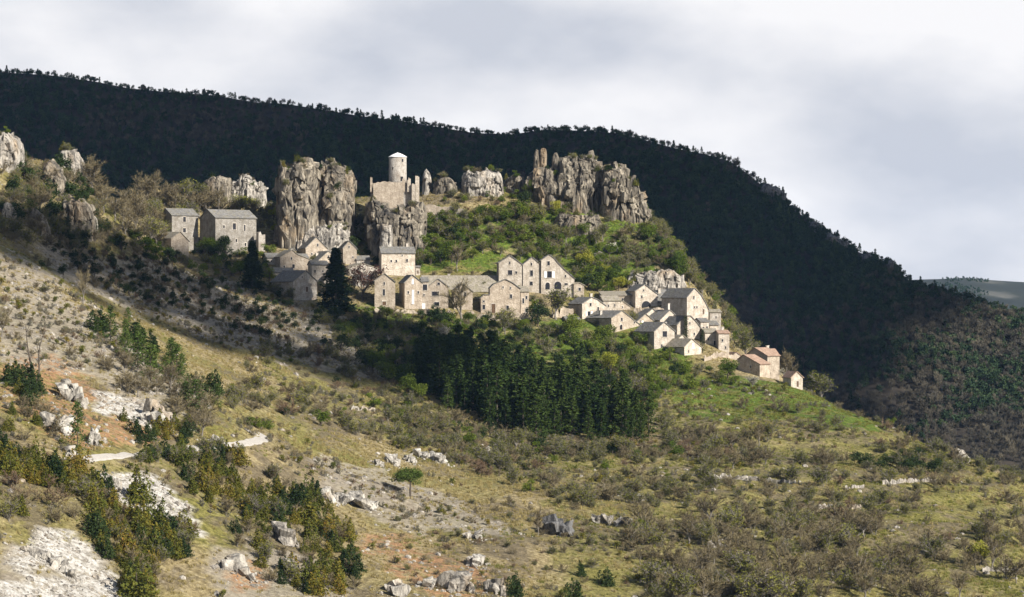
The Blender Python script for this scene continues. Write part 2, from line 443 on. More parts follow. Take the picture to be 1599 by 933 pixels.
# where each ground colour lies (world positions; the outlines are read off the photograph)
PXG = CX + GX / np.maximum(GY, 1) * F; PYG = CY - GZ / np.maximum(GY, 1) * F
inb = (GY > 372) & (GY < 905)
def soft(polys, jit=14):
    jx = jit * fbm(GX / 7, GY / 7, 0, 3, 71); jy = jit * fbm(GX / 7, GY / 7, 5, 3, 77)
    m = np.zeros(GX.shape)
    for p in polys: m = np.maximum(m, in_poly(PXG + jx, PYG + jy, p).astype(float))
    return m * inb
SCREE = [[(150,745),(215,735),(255,750),(290,790),(322,835),(285,840),(235,815),(200,800),(175,775)],
         [(65,825),(110,830),(150,870),(190,905),(205,940),(120,940),(100,905),(60,880),(10,880)],
         [(0,905),(60,900),(120,920),(120,940),(0,940)], [(35,865),(100,862),(110,888),(40,890)],
         [(150,610),(215,625),(262,655),(240,668),(190,650),(140,640)]]
SOIL = [[(60,640),(130,640),(240,660),(250,690),(180,700),(90,690),(60,670)],[(620,850),(740,880),(780,925),(700,940),(600,890)],
        [(0,560),(90,560),(160,620),(100,660),(0,640)],[(370,870),(430,880),(420,925),(360,915)],[(560,835),(640,840),(640,870),(560,862)]]
GREEN = [[(1050,575),(1150,590),(1290,603),(1345,642),(1400,668),(1330,672),(1230,655),(1130,655),(1050,640)],[(540,475),(640,483),(640,500),(560,505)],
         [(560,490),(1000,500),(1080,560),(1060,620),(900,590),(760,540),(600,520)],[(640,330),(1010,330),(1075,400),(1060,440),(900,440),(660,420)]]
OLIVE = [[(1030,590),(1290,620),(1420,668),(1610,745),(1610,940),(900,940),(860,800),(1030,720)],[(420,560),(560,540),(760,680),(1030,700),(900,800),(620,690),(430,660)]]
BARE = [[(60,380),(250,410),(480,480),(640,540),(600,600),(430,560),(250,500),(100,440)],[(0,385),(100,450),(230,555),(335,640),(250,665),(150,600),(0,560)],[(490,715),(700,770),(810,830),(640,830),(520,770)],[(0,860),(180,860),(190,940),(0,940)],[(330,850),(480,870),(560,940),(330,940)]]
m_scree, m_soil, m_green, m_olive, m_bare = soft(SCREE, 10), soft(SOIL), soft(GREEN), soft(OLIVE, 30), soft(BARE, 20)

nxg, nyg = len(xs), len(ys)
V = np.stack([GX, GY, GZ], -1).reshape(-1, 3)
idx = np.arange(nxg * nyg).reshape(nyg, nxg)
Q = np.stack([idx[:-1, :-1], idx[:-1, 1:], idx[1:, 1:], idx[1:, :-1]], -1).reshape(-1, 4)

def ground_mat():
    m, t, b = new_mat('hillside_ground')
    def att(n):
        a = t.nodes.new('ShaderNodeAttribute'); a.attribute_name = n; return a.outputs['Fac']
    n_f = noise(t, 0.9, 8, 0.7, 'World'); n_m = noise(t, 0.16, 6, 0.6, 'World'); n_c = noise(t, 0.035, 4, 0.5, 'World')
    n_x = noise(t, 0.5, 7, 0.72, 'World')
    dry = ramp(t, [(0.32, (0.115, 0.085, 0.042)), (0.5, (0.255, 0.20, 0.10)), (0.68, (0.42, 0.345, 0.195))]); t.links.new(n_f.outputs['Fac'], dry.inputs['Fac'])
    oli = ramp(t, [(0.32, (0.06, 0.056, 0.015)), (0.5, (0.16, 0.145, 0.038)), (0.68, (0.30, 0.26, 0.085))]); t.links.new(n_f.outputs['Fac'], oli.inputs['Fac'])
    grn = ramp(t, [(0.35, (0.04, 0.065, 0.01)), (0.55, (0.10, 0.14, 0.018)), (0.7, (0.19, 0.21, 0.04))]); t.links.new(n_f.outputs['Fac'], grn.inputs['Fac'])
    soil = ramp(t, [(0.35, (0.20, 0.105, 0.05)), (0.6, (0.40, 0.235, 0.12))]); t.links.new(n_f.outputs['Fac'], soil.inputs['Fac'])
    stone = ramp(t, [(0.34, (0.17, 0.15, 0.12)), (0.48, (0.43, 0.40, 0.35)), (0.64, (0.62, 0.59, 0.54))]); t.links.new(n_f.outputs['Fac'], stone.inputs['Fac'])
    bare = ramp(t, [(0.35, (0.20, 0.165, 0.12)), (0.6, (0.345, 0.30, 0.235))]); t.links.new(n_f.outputs['Fac'], bare.inputs['Fac'])
    def gate(src, lo, hi):
        r = ramp(t, [(lo, (0, 0, 0)), (hi, (1, 1, 1))]); t.links.new(src, r.inputs['Fac']); return r.outputs['Color']
    def scaled(fac, noise_out, lo, hi):
        mm = t.nodes.new('ShaderNodeMath'); mm.operation = 'MULTIPLY'
        t.links.new(fac, mm.inputs[0]); t.links.new(gate(noise_out, lo, hi), mm.inputs[1]); return mm.outputs[0]
    def faded(v, s):
        mm = t.nodes.new('ShaderNodeMath'); mm.operation = 'MULTIPLY'; mm.inputs[1].default_value = s
        t.links.new(v, mm.inputs[0]); return mm.outputs[0]
    c = mixc(t, gate(n_c.outputs['Fac'], 0.45, 0.62), dry.outputs['Color'], oli.outputs['Color'])
    c = mixc(t, faded(att('olive'), 0.75), c, oli.outputs['Color'])
    c = mixc(t, faded(gate(n_m.outputs['Fac'], 0.56, 0.68), 0.75), c, dry.outputs['Color'])
    heath = ramp(t, [(0.35, (0.07, 0.055, 0.035)), (0.6, (0.17, 0.135, 0.085))]); t.links.new(n_f.outputs['Fac'], heath.inputs['Fac'])
    n_h = noise(t, 0.06, 7, 0.68, 'World', stretch=(1, 0.7, 1.6), dist=0.6)
    c = mixc(t, faded(gate(n_h.outputs['Fac'], 0.49, 0.57), 0.8), c, heath.outputs['Color'])
    c = mixc(t, faded(att('bare'), 0.8), c, bare.outputs['Color'])
    c = mixc(t, faded(gate(n_x.outputs['Fac'], 0.60, 0.68), 0.65), c, bare.outputs['Color'])
    c = mixc(t, scaled(att('green'), n_m.outputs['Fac'], 0.36, 0.5), c, grn.outputs['Color'])
    c = mixc(t, scaled(att('soil'), n_x.outputs['Fac'], 0.42, 0.56), c, soil.outputs['Color'])
    c = mixc(t, scaled(att('scree'), n_x.outputs['Fac'], 0.36, 0.46), c, stone.outputs['Color'])
    t.links.new(c, b.inputs['Base Color'])
    bump(t, b, n_f.outputs['Fac'], 0.9, 0.9)
    return m
me = tri_mesh('hillside', V, Q, [ground_mat()], smooth=True)
for nm, arr in (('scree', m_scree), ('soil', m_soil), ('green', m_green), ('olive', m_olive), ('bare', m_bare)):
    a = me.attributes.new(nm, 'FLOAT', 'POINT'); a.data.foreach_set('value', arr.astype(np.float32).ravel())
hillside = tag(link('hillside_terrain', me), 'rocky grass hillside falling from the village to the valley', 'hillside', kind='structure')

# ---- the wide valley floor, with the rise the camera stands on
gs = np.concatenate([-np.geomspace(5500, 30, 40), np.linspace(-25, 25, 9), np.geomspace(30, 5500, 40)])
gx, gy = np.meshgrid(gs, gs)
gz = -129 + 127.2 * np.exp(-(np.hypot(gx, gy) / 90) ** 2)
ii = np.arange(gx.size).reshape(gx.shape)
m_, t_, b_ = new_mat('valley_ground')
nn = noise(t_, 0.02, 6, 0.6, 'World'); rr_ = ramp(t_, [(0.35, (0.06, 0.065, 0.03)), (0.65, (0.17, 0.15, 0.08))]); t_.links.new(nn.outputs['Fac'], rr_.inputs['Fac'])
t_.links.new(rr_.outputs['Color'], b_.inputs['Base Color'])
tag(link('valley_ground', tri_mesh('valley_ground', np.stack([gx, gy, gz], -1).reshape(-1, 3),
    np.stack([ii[:-1, :-1], ii[:-1, 1:], ii[1:, 1:], ii[1:, :-1]], -1).reshape(-1, 4), [m_], smooth=True)),
    'wide valley ground below the hills', 'ground', kind='structure')

# ---- the wooded mountain behind
SIL = [(-600,90),(-300,98),(0,113),(80,118),(150,128),(200,138),(260,144),(330,149),(400,160),(450,163),(500,171),(560,181),(620,188),(680,198),(740,208),
       (800,210),(850,203),(900,204),(960,208),(1000,217),(1050,231),(1100,241),(1140,252),(1165,270),(1190,290),(1220,302),(1235,324),(1270,350),(1310,375),
       (1340,394),(1370,404),(1398,416),(1412,434),(1440,447),(1480,458),(1540,476),(1600,492),(1750,520),(1900,550),(2200,600)]
def sil(px): return np.interp(px, [s[0] for s in SIL], [s[1] for s in SIL])
def mY(px): return np.interp(px, [-600,0,850,1150,1425,1600,2200], [1660,1600,1500,1430,1320,1270,1150])
YB = 1035.0; ZB = -84.0
def mtn(px, t):
    """t 0 at the foot, 1 on the ridge, beyond 1 behind it"""
    Yr = mY(px); zr = (CY - sil(px)) / F * Yr
    Y = YB + (Yr - YB) * t
    x = (px - CX) / F * Y
    tt = np.minimum(t, 1)
    z = ZB + (zr - ZB) * (0.75 * tt + 0.25 * tt ** 2)
    z = z + 4 * tt * (1 - tt) * (14 * fbm(x / 110, Y / 150, 0, 4, 41) - 2) - np.maximum(t - 1, 0) * 120
    return x, Y, z
mp_x, mp_t = np.meshgrid(np.arange(-600, 2201, 8.0), np.concatenate([np.linspace(0, 1, 60), [1.1, 1.3, 1.7, 2.2]]))
mx, my, mz = mtn(mp_x, mp_t)
ii = np.arange(mx.size).reshape(mx.shape)
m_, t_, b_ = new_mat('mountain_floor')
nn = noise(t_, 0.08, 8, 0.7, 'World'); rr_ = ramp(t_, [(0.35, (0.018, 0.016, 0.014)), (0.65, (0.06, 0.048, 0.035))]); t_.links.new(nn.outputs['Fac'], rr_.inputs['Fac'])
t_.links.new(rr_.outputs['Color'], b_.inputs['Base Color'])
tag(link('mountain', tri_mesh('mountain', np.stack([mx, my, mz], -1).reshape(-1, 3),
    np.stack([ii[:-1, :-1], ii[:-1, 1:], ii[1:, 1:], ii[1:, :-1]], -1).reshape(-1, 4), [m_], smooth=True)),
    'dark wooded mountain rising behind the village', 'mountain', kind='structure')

# ---- the far plateau on the horizon
FP = [(1200,452),(1380,440),(1430,437),(1470,436),(1510,434),(1550,438),(1600,441),(1700,436),(1900,440),(2400,445)]
fpx, fpt = np.meshgrid(np.arange(1200, 2400, 12.0), np.linspace(0, 1.6, 97))
fY = 2500 + 1300 * fpt
top = (CY - np.interp(fpx, [p[0] for p in FP], [p[1] for p in FP])) / F * 3800
fx = (fpx - CX) / F * fY
fz = -60 + (top + 60) * np.minimum(fpt, 1) ** 0.85 + 7 * fbm(fx / 260, fY / 260, 0, 3, 55) * (1 - sstep(0.7, 1.0, fpt)) - np.maximum(fpt - 1, 0) * 90
ii = np.arange(fx.size).reshape(fx.shape)
m_, t_, b_ = new_mat('plateau_fields')
nn = noise(t_, 0.008, 5, 0.55, 'World', stretch=(1, 0.35, 1)); rr_ = ramp(t_, [(0.38, (0.022, 0.026, 0.02)), (0.55, (0.036, 0.04, 0.03)), (0.66, (0.12, 0.115, 0.095))]); t_.links.new(nn.outputs['Fac'], rr_.inputs['Fac'])
t_.links.new(rr_.outputs['Color'], b_.inputs['Base Color'])
tag(link('plateau_hills', tri_mesh('plateau_hills', np.stack([fx, fY, fz], -1).reshape(-1, 3),
    np.stack([ii[:-1, :-1], ii[:-1, 1:], ii[1:, 1:], ii[1:, :-1]], -1).reshape(-1, 4), [m_], smooth=True)),
    'far plateau with pale fields on the horizon', 'hills', kind='structure')

# ------------------------------------------------------------------ rocks
def vor1(x, seed):
    i = np.floor(x); f1 = np.full(x.shape, 9.0); f2 = f1.copy(); idv = np.zeros(x.shape); zz = np.zeros_like(x)
    for d in (-1, 0, 1):
        c = i + d; q = np.abs(c + 0.15 + 0.7 * _hash(c, zz, zz, seed) - x); v = _hash(c, zz, zz + 2, seed)
        near = q < f1
        f2 = np.where(near, f1, np.minimum(f2, q)); idv = np.where(near, v, idv); f1 = np.where(near, q, f1)
    return idv, f2 - f1

def _hulls(n=16):
    out = []
    for i in range(n):
        rng = np.random.default_rng(900 + i); bm = bmesh.new()
        for _ in range(13):
            q = rng.uniform(-1, 1, 3); q[rng.integers(0, 3)] = rng.choice([-1, 1]); q *= rng.uniform(0.75, 1.0)
            bm.verts.new(q)
        r_ = bmesh.ops.convex_hull(bm, input=bm.verts[:])
        for v in [v for v in bm.verts if not v.link_faces]: bm.verts.remove(v)
        bmesh.ops.triangulate(bm, faces=bm.faces[:]); bm.verts.index_update()
        out.append((np.array([v.co[:] for v in bm.verts]), np.array([[v.index for v in f.verts] for f in bm.faces]))); bm.free()
    return out
HULLS = _hulls()
def chunk(rng, c, s, lean=0.25):
    v, t = HULLS[rng.integers(0, len(HULLS))]
    a = rng.uniform(0, 6.28); ca, sa = math.cos(a), math.sin(a); lx, ly = rng.uniform(-lean, lean, 2)
    p = v * np.array(s)
    p = np.stack([p[:, 0] * ca - p[:, 1] * sa + lx * p[:, 2], p[:, 0] * sa + p[:, 1] * ca + ly * p[:, 2], p[:, 2] - lx * p[:, 0]], 1)
    return p + np.array(c), t

def outcrop(name, prof, base_py, depth, label, mat, Y, seed, cat):
    """a ragged knot of angular blocks half sunk in the slope"""
    rng = np.random.default_rng(seed); pl, pr = prof[0][0], prof[-1][0]; pc = (pl + pr) / 2; s = Y / F; w = (pr - pl) * s
    org = Vector(((pc - CX) * s, Y, (CY - base_py) * s))
    root = empty(name, org); tag(root, label, cat)
    n = int(7 + w * 1.9)
    for k in range(n):
        px = rng.uniform(pl, pr); x = (px - pc) * s; y = rng.uniform(0, depth)
        hgt = (base_py - np.interp(px, [p[0] for p in prof], [p[1] for p in prof])) * s * rng.uniform(0.35, 1.0) * 0.8
        g = float(H(org.x + x, Y + y)) - org.z
        r = min(max(0.28, hgt * rng.uniform(0.45, 0.8)), 0.28 * w + 0.3)
        v, t = chunk(rng, (x, y, g + hgt * 0.42), (r, r * rng.uniform(0.6, 1.1), hgt * 0.58 + 0.15), 0.5)
        link('stone', tri_mesh('stone', v, t, [M[mat]]), root)
    V, T, o_ = [], [], 0
    for k in range(n * 2):
        x = rng.normal() * w * 0.6; y = rng.uniform(-1.5, depth); r = rng.uniform(0.12, 0.32)
        g = float(H(org.x + x, Y + y)) - org.z
        v, t = chunk(rng, (x, y, g + r * 0.3), (r, r, r * 0.7), 0.5); V.append(v); T.append(t + o_); o_ += len(v)
    tag(link('rubble', tri_mesh('rubble', np.concatenate(V), np.concatenate(T), [M[mat]]), root), kind='stuff')
    return root

def crag(name, prof, base_py, depth, label, mat='rock', Y=None, cell=(4.2, 8.5), amp=2.4, seed=1, cat='rock', sink=5.0, res=0.5, group=None, back=0.0, base_Y_py=None):
    pxs = [p[0] for p in prof]; pl, pr = pxs[0], pxs[-1]; pc = (pl + pr) / 2
    if Y is None:
        g = ground(pc, base_py if base_Y_py is None else base_Y_py)
        Y = (g.y if g is not None else 890) + back
    s = Y / F
    if depth < 5 and res < 0.45 and 'pinnacle' not in name: return outcrop(name, prof, base_py, depth, label, {'rock_pale': 'rock_block', 'rock': 'rock_pale'}.get(mat, mat), Y, seed, cat)
    zb = (CY - base_py) * s; xc = (pc - CX) * s
    w = (pr - pl) * s
    nu = max(10, int(w / res)); 
    tops = np.array([(base_py - p[1]) * s for p in prof]); us = (np.array(pxs) - pc) * s
    hmax = tops.max()
    nv = max(12, int((2 * (hmax + sink) + depth) / (res * 1.1)))
    u = np.linspace(-w / 2, w / 2, nu)[:, None] + np.zeros((1, nv))
    a = np.linspace(0, math.pi, nv)[None, :] + np.zeros((nu, 1))
    top = np.interp(u, us, tops)
    big = vor1(u / (cell[0] * 0.55) + 11, seed)[0]
    top = top + (big - 0.6) * amp * 0.55 + 0.35 * amp * fbm(u / 1.6, u * 0, seed, 3, seed)
    e = np.abs(2 * u / w)
    hd = depth / 2 * np.sqrt(np.maximum(1 - e ** 3, 0.05))
    ca, sa = np.cos(a), np.sin(a)
    y = -np.sign(ca) * np.abs(ca) ** 0.45 * hd
    z = -sink + (top + sink) * np.abs(sa) ** 0.27
    z[:, 0] = -sink; z[:, -1] = -sink
    zz = z * 1.0
    side = (ca > 0)
    def blocks(cw, ch, sd):
        # columns split by joints, each column broken into courses of its own
        wob = 0.55 * fbm(u / (cw * 1.5), zz / (ch * 1.2), sd, 3, sd)
        cid, cb = vor1(np.where(side, u / cw, u / cw + 57.3) + wob, sd)
        zid, zb_ = vor1(zz / ch + cid * 613.7 + 0.3 * fbm(u / cw, zz / ch, sd, 2, sd + 2) + 0.12 * u / cw, sd + 1)
        tilt = (zid - 0.5) * 0.5 * np.sin(u / cw * 3 + cid * 9)
        return 0.8 * (cid - 0.5) + 0.75 * (zid - 0.5) + tilt - 0.75 * (1 - sstep(0.0, 0.12, cb)) - 0.4 * (1 - sstep(0.0, 0.10, zb_))
    d = amp * blocks(cell[0] * 1.2, cell[1], seed + 3) + 0.45 * amp * blocks(cell[0] * 0.45, cell[1] * 0.32, seed + 9)
    d = d + 0.22 * amp * fbm(u / 1.4, zz / 1.8, y / 1.4, 4, seed + 5)
    led = fbm(u / 14, zz / 2.0, seed, 2, seed + 7) * 0.45 * amp        # bedding
    wgt = np.abs(ca) ** 0.4
    y = y - np.sign(ca) * (d + led) * wgt
    u2 = u + 0.35 * amp * fbm(u / 2.5, zz / 2.5, y / 2.5, 3, seed + 13) * (0.4 + e)
    z = z + 0.35 * amp * fbm(u / 1.5, y / 1.5, 3.3, 3, seed + 15) * np.abs(sa)
    V = np.stack([u2, y + depth / 2, z], -1).reshape(-1, 3)
    ix = np.arange(nu * nv).reshape(nu, nv)
    T = np.concatenate([np.stack([ix[:-1, :-1], ix[1:, :-1], ix[1:, 1:]], -1).reshape(-1, 3), np.stack([ix[:-1, :-1], ix[1:, 1:], ix[:-1, 1:]], -1).reshape(-1, 3)])
    V = list(V); T = list(map(tuple, T))
    for col, flip in ((0, False), (nu - 1, True)):
        c = len(V); V.append(np.array([u2[col].mean(), depth / 2, (top[col].mean() - sink) / 2]))
        for k in range(nv - 1):
            f = (ix[col, k], ix[col, k + 1], c); T.append(f[::-1] if flip else f)
    V = np.array(V); T = np.array(T)
    if w > 5 and hmax > 3:                      # split-off blocks wedged against the face
        rng = np.random.default_rng(seed + 77); Vs, Ts, o_ = [V], [T], len(V)
        for _ in range(int(min(150, w * hmax / 4.5))):
            a_ = rng.integers(1, nu - 1); b_ = rng.integers(1, int(nv * 0.66)); q = V[ix[a_, b_]]
            sz = amp * rng.uniform(0.3, 0.95) * (0.6 if res > 0.6 else 1.0)
            v_, t_ = chunk(rng, q + np.array([0, sz * 0.3, -0.7 * sz]), (sz * rng.uniform(0.6, 1.1), sz * rng.uniform(0.6, 1.0), sz * rng.uniform(0.8, 2.2)), 0.25)
            Vs.append(v_); Ts.append(t_ + o_); o_ += len(v_)
        V = np.concatenate(Vs); T = np.concatenate(Ts)
    me = tri_mesh(name, V, T, [M[mat]])
    o = link(name, me, loc=(xc, Y, zb))
    tag(o, label, cat, group)
    CRAGS.append((o, label, u2, y + depth / 2, z, w, hmax))
    return o
CRAGS = []

crag('rock_tower', [(428,300),(430,262),(436,252),(443,256),(447,266),(453,262),(459,250),(466,249),(474,252),(482,253),(490,256),(494,268)], 385, 22,
     'dark weathered rock tower under the cliff top, split by a deep cleft from its twin', seed=3, amp=2.2, cell=(6,8), base_Y_py=392, mat='rock')
crag('rock_tower', [(482,300),(486,258),(501,252),(508,253),(518,252),(527,256),(536,264),(545,274),(549,286),(551,300)], 388, 20,
     'pale streaked rock tower sloping down towards the castle', seed=8, amp=2.0, cell=(6,8), back=5, base_Y_py=394, mat='rock')
crag('rock_ledge', [(440,362),(448,356),(470,355),(490,358),(505,352),(522,350),(536,354),(545,360)], 388, 10, 'pale rounded rock ledge at the foot of the split cliff, above the roofs', seed=12, amp=1.3, base_Y_py=397, cell=(3,6), mat='rock_pale')
crag('castle_rock', [(569,334),(574,318),(582,312),(588,314),(593,318),(612,322),(640,321),(652,322),(664,334)], 396, 20, 'steep castle rock carrying the ruined curtain wall', seed=17, amp=2.0, Y=854, mat='rock')
crag('rock_buttress', [(592,352),(596,349),(604,350),(611,352),(613,360)], 388, 6, 'slim lit rock buttress below the castle wall', seed=18, amp=0.8, Y=849, cell=(2,5), mat='rock_pale')
crag('rock_outcrop', [(316,282),(326,277),(340,275),(350,277),(358,280)], 300, 10, 'low shadowed outcrop on the saddle behind the manor roofs', seed=21, amp=1.3, cell=(3,5), mat='rock', base_Y_py=318)
crag('rock_outcrop', [(352,288),(362,282),(372,280),(382,270),(388,272),(394,280),(404,283),(412,293),(414,304)], 309, 10, 'pale jagged outcrop with a raised tip on the saddle', seed=22, amp=1.3, cell=(3,4), mat='rock_pale', base_Y_py=320)
crag('rock_pinnacle', [(659,280),(661,268),(666,263),(671,268),(674,285)], 305, 5, 'small pointed rock standing just beside the castle wall', seed=23, amp=0.8, cell=(2,4), mat='rock_pale')
crag('rock_block', [(675,290),(684,278),(694,276),(706,280),(714,290)], 305, 7, 'low broken rock between the pointed rock and the pale block', seed=24, amp=1.0, cell=(3,4), mat='rock')
crag('rock_block', [(719,290),(722,270),(730,266),(742,268),(755,265),(768,266),(780,270),(785,282),(786,298)], 308, 10, 'broad pale rock block with fluted face on the hilltop', seed=25, amp=1.2, cell=(3,6), mat='rock_pale')
crag('rock_block', [(786,290),(792,276),(802,272),(812,274),(819,284),(821,296)], 303, 8, 'grey rock block beside the broad fluted block', seed=26, amp=1.0, cell=(3,5), mat='rock')
crag('rock_pinnacle', [(833,262),(834,241),(837,233),(841,235),(843,262)], 275, 3.0, 'thin rock needle, outermost of the standing pinnacles', seed=27, amp=0.5, cell=(2,4), mat='rock', res=0.3, back=2, base_Y_py=310)
crag('rock_pinnacle', [(842,262),(843,234),(847,231),(852,232),(855,240),(854,262)], 275, 4, 'stout rounded rock pinnacle with a lit flank', seed=28, amp=0.5, cell=(2,5), mat='rock', res=0.3, back=2, base_Y_py=310)
crag('rock_pinnacle', [(861,280),(862,246),(865,238),(870,237),(874,248),(876,280)], 285, 4, 'leaning rock pinnacle next to the main crag', seed=29, amp=0.5, cell=(2,5), mat='rock', res=0.3, back=2, base_Y_py=312)
crag('rock_crag', [(826,276),(834,266),(846,262),(858,266),(864,274),(870,276),(876,262),(882,252),(886,246),(893,249),(897,241),(905,244),(912,244),(922,245),(930,250),(938,256),(948,264)], 318, 16,
     'main jagged crag of the hilltop with fluted buttresses', seed=30, amp=2.3, cell=(3.6,7), mat='rock', base_Y_py=330, res=0.42)
crag('rock_crag', [(938,262),(948,262),(958,262),(966,258),(974,262),(979,275),(988,283),(996,284),(1001,295),(1004,312),(1010,320),(1018,332)], 346, 16,
     'sloping crag at the far end of the hilltop above the wooded drop', seed=31, amp=2.2, cell=(3.8,6.5), mat='rock', base_Y_py=350, res=0.42)
crag('rock_cliff', [(866,345),(872,336),(884,334),(895,336),(912,338),(926,336),(936,335),(941,345)], 364, 9, 'short dark cliff with a lit edge below the main crag', seed=32, amp=1.3, cell=(3,6), mat='rock', base_Y_py=368)
crag('rock_cliff', [(980,430),(990,424),(1005,426),(1018,421),(1032,423),(1046,424),(1058,426),(1066,434),(1069,444)], 455, 9, 'broken cliff band above the arched house', seed=33, amp=1.4, cell=(3,6), mat='rock_pale', base_Y_py=458)
crag('rock_boulder', [(922,400),(930,394),(940,392),(946,398)], 409, 5, 'pale boulder on the grassy shoulder above the houses', seed=34, amp=0.8, cell=(3,3), mat='rock_pale')
crag('rock_boulder', [(942,388),(950,380),(962,378),(968,388)], 396, 5, 'grey boulder higher on the grassy shoulder', seed=35, amp=0.8, cell=(3,3), mat='rock_pale')
# upper slope on the near side
crag('rock_cliff', [(-30,200),(-12,204),(0,206),(12,210),(20,213),(26,225),(30,250)], 262, 14, 'white cliff cut by the edge of the picture on the upper slope', seed=40, amp=1.6, cell=(3,9), mat='rock_pale')
crag('rock_cliff', [(86,245),(92,234),(102,233),(110,238),(120,243),(127,252),(129,262)], 274, 11, 'white cliff with a rounded brow on the upper slope', seed=41, amp=1.5, cell=(3,7), mat='rock_pale')
crag('rock_cliff', [(62,272),(68,256),(76,250),(84,253),(92,268),(100,278)], 300, 9, 'bushy dark outcrop between the two white cliffs', seed=42, amp=1.2, cell=(3,6), mat='rock')
crag('rock_cliff', [(86,326),(92,316),(104,310),(120,312),(132,320),(138,330),(142,342)], 360, 12, 'shaded grey cliff under the rounded white brow', seed=43, amp=1.8, cell=(4,9), mat='rock')
crag('rock_outcrop', [(38,340),(48,328),(60,332),(70,345),(74,355)], 364, 8, 'shaded grey outcrop among bushes below the cliffs', seed=44, amp=1.1, cell=(3,5), mat='rock')
crag('rock_outcrop', [(0,320),(8,314),(16,320),(22,334)], 345, 6, 'pale outcrop at the very edge under the cut cliff', seed=45, amp=0.9, cell=(3,5), mat='rock_pale')
crag('rock_outcrop', [(136,345),(142,333),(149,340),(152,362)], 368, 4, 'narrow pale rock stump beside the shaded cliff', seed=46, amp=0.7, cell=(2,4), mat='rock_pale')
# slope outcrops
crag('rock_outcrop', [(580,722),(585,716),(592,715),(598,720)], 728, 2.5, 'first small block of the white rock row on the grass', seed=50, amp=0.5, cell=(1.6,2), mat='rock_pale', res=.35, sink=2)
crag('rock_outcrop', [(603,712),(608,705),(615,706),(622,716)], 726, 2.5, 'tilted white block in the rock row on the grass', seed=51, amp=0.5, cell=(1.6,2), mat='rock_pale', res=.35, sink=2)
crag('rock_outcrop', [(632,712),(636,704),(642,705),(648,712)], 723, 2.5, 'upright white block in the rock row on the grass', seed=52, amp=0.5, cell=(1.6,2), mat='rock_pale', res=.35, sink=2)
crag('rock_outcrop', [(646,708),(656,705),(668,704),(680,703),(692,702),(699,706),(701,716)], 721, 3, 'long fluted white ledge ending the rock row on the grass', seed=53, amp=0.6, cell=(1.5,2.6), mat='rock_pale', res=.35, sink=2)
crag('rock_outcrop', [(743,700),(750,694),(762,695),(769,704)], 708, 3, 'pale flat rock uphill of the white rock row', seed=54, amp=0.5, cell=(2,2), mat='rock_pale', res=.4, sink=2)
crag('rock_outcrop', [(500,772),(508,767),(520,768),(530,774)], 786, 3, 'white rock slab beside the junipers', seed=55, amp=0.5, cell=(2,2), mat='rock_pale', res=.35, sink=2)
crag('rock_outcrop', [(526,776),(540,769),(556,769),(570,770),(581,774),(583,786)], 793, 3, 'broken white ledge with orange earth beside the junipers', seed=56, amp=0.6, cell=(2,2.4), mat='rock_pale', res=.35, sink=2)
crag('rock_outcrop', [(852,816),(860,805),(870,800),(880,806),(888,820),(896,836)], 838, 4, 'dark leaning slab of rock below the pine wood', seed=57, amp=0.7, cell=(2,3), mat='rock_dark', res=.35, sink=2)
crag('rock_outcrop', [(925,812),(940,803),(960,802),(980,806),(990,812)], 822, 3, 'grey ledge beside the bright green bush', seed=58, amp=0.6, cell=(2,2), mat='rock', res=.4, sink=2)
crag('rock_outcrop', [(728,838),(733,826),(742,824),(750,832),(752,842)], 844, 2.4, 'pair of small white stones on the bare slope', seed=59, amp=0.5, cell=(1.4,1.8), mat='rock_pale', res=.3, sink=2)
crag('rock_outcrop', [(729,880),(736,867),(748,868),(758,874),(764,884)], 888, 3, 'white rock knot on the lower bare slope', seed=60, amp=0.6, cell=(1.6,2), mat='rock_pale', res=.3, sink=2)
crag('rock_outcrop', [(694,898),(704,886),(716,888),(728,902),(742,915),(746,925)], 926, 3, 'dark cracked ledge running down the orange earth', seed=61, amp=0.7, cell=(1.8,2), mat='rock', res=.3, sink=2)
crag('rock_outcrop', [(760,916),(768,902),(780,900),(788,912),(790,926)], 931, 3, 'grey rock beside the lowest juniper', seed=62, amp=0.6, cell=(1.8,2), mat='rock', res=.3, sink=2)
crag('rock_boulder', [(602,912),(610,904),(622,903),(630,910),(634,924)], 932, 3.5, 'big pale boulder at the bottom of the bare slope', seed=63, amp=0.5, cell=(3,3), mat='rock_pale', res=.3, sink=2)
crag('rock_outcrop', [(655,906),(662,897),(672,899),(678,910)], 918, 2.4, 'small pale outcrop between the boulder and the cracked ledge', seed=64, amp=0.5, cell=(1.6,1.8), mat='rock_pale', res=.3, sink=2)
crag('rock_outcrop', [(66,652),(78,645),(92,648),(104,650),(112,660)], 676, 3.5, 'overhanging pale ledge above the track', seed=65, amp=0.7, cell=(2,2.4), mat='rock_pale', res=.3, sink=2)
crag('rock_outcrop', [(140,664),(146,660),(156,668),(158,690),(150,694)], 698, 3, 'pale rock step beside the tall juniper', seed=66, amp=0.6, cell=(2,2.4), mat='rock_pale', res=.3, sink=2)
crag('rock_outcrop', [(228,622),(238,620),(250,632),(262,650),(268,660)], 668, 4, 'white rock rib running down beside the dark junipers', seed=67, amp=0.7, cell=(2,2.4), mat='rock_pale', res=.3, sink=2)
crag('rock_outcrop', [(96,592),(108,598),(124,602),(134,614),(130,622)], 630, 4, 'scattered white rocks below the twin bare trees', seed=68, amp=0.8, cell=(2,2.2), mat='rock_pale', res=.3, sink=2)
crag('rock_outcrop', [(148,752),(160,742),(176,742),(186,752),(188,764)], 770, 3, 'white rock face above the scree beneath the track', seed=69, amp=0.6, cell=(2,2.2), mat='rock_pale', res=.3, sink=2)
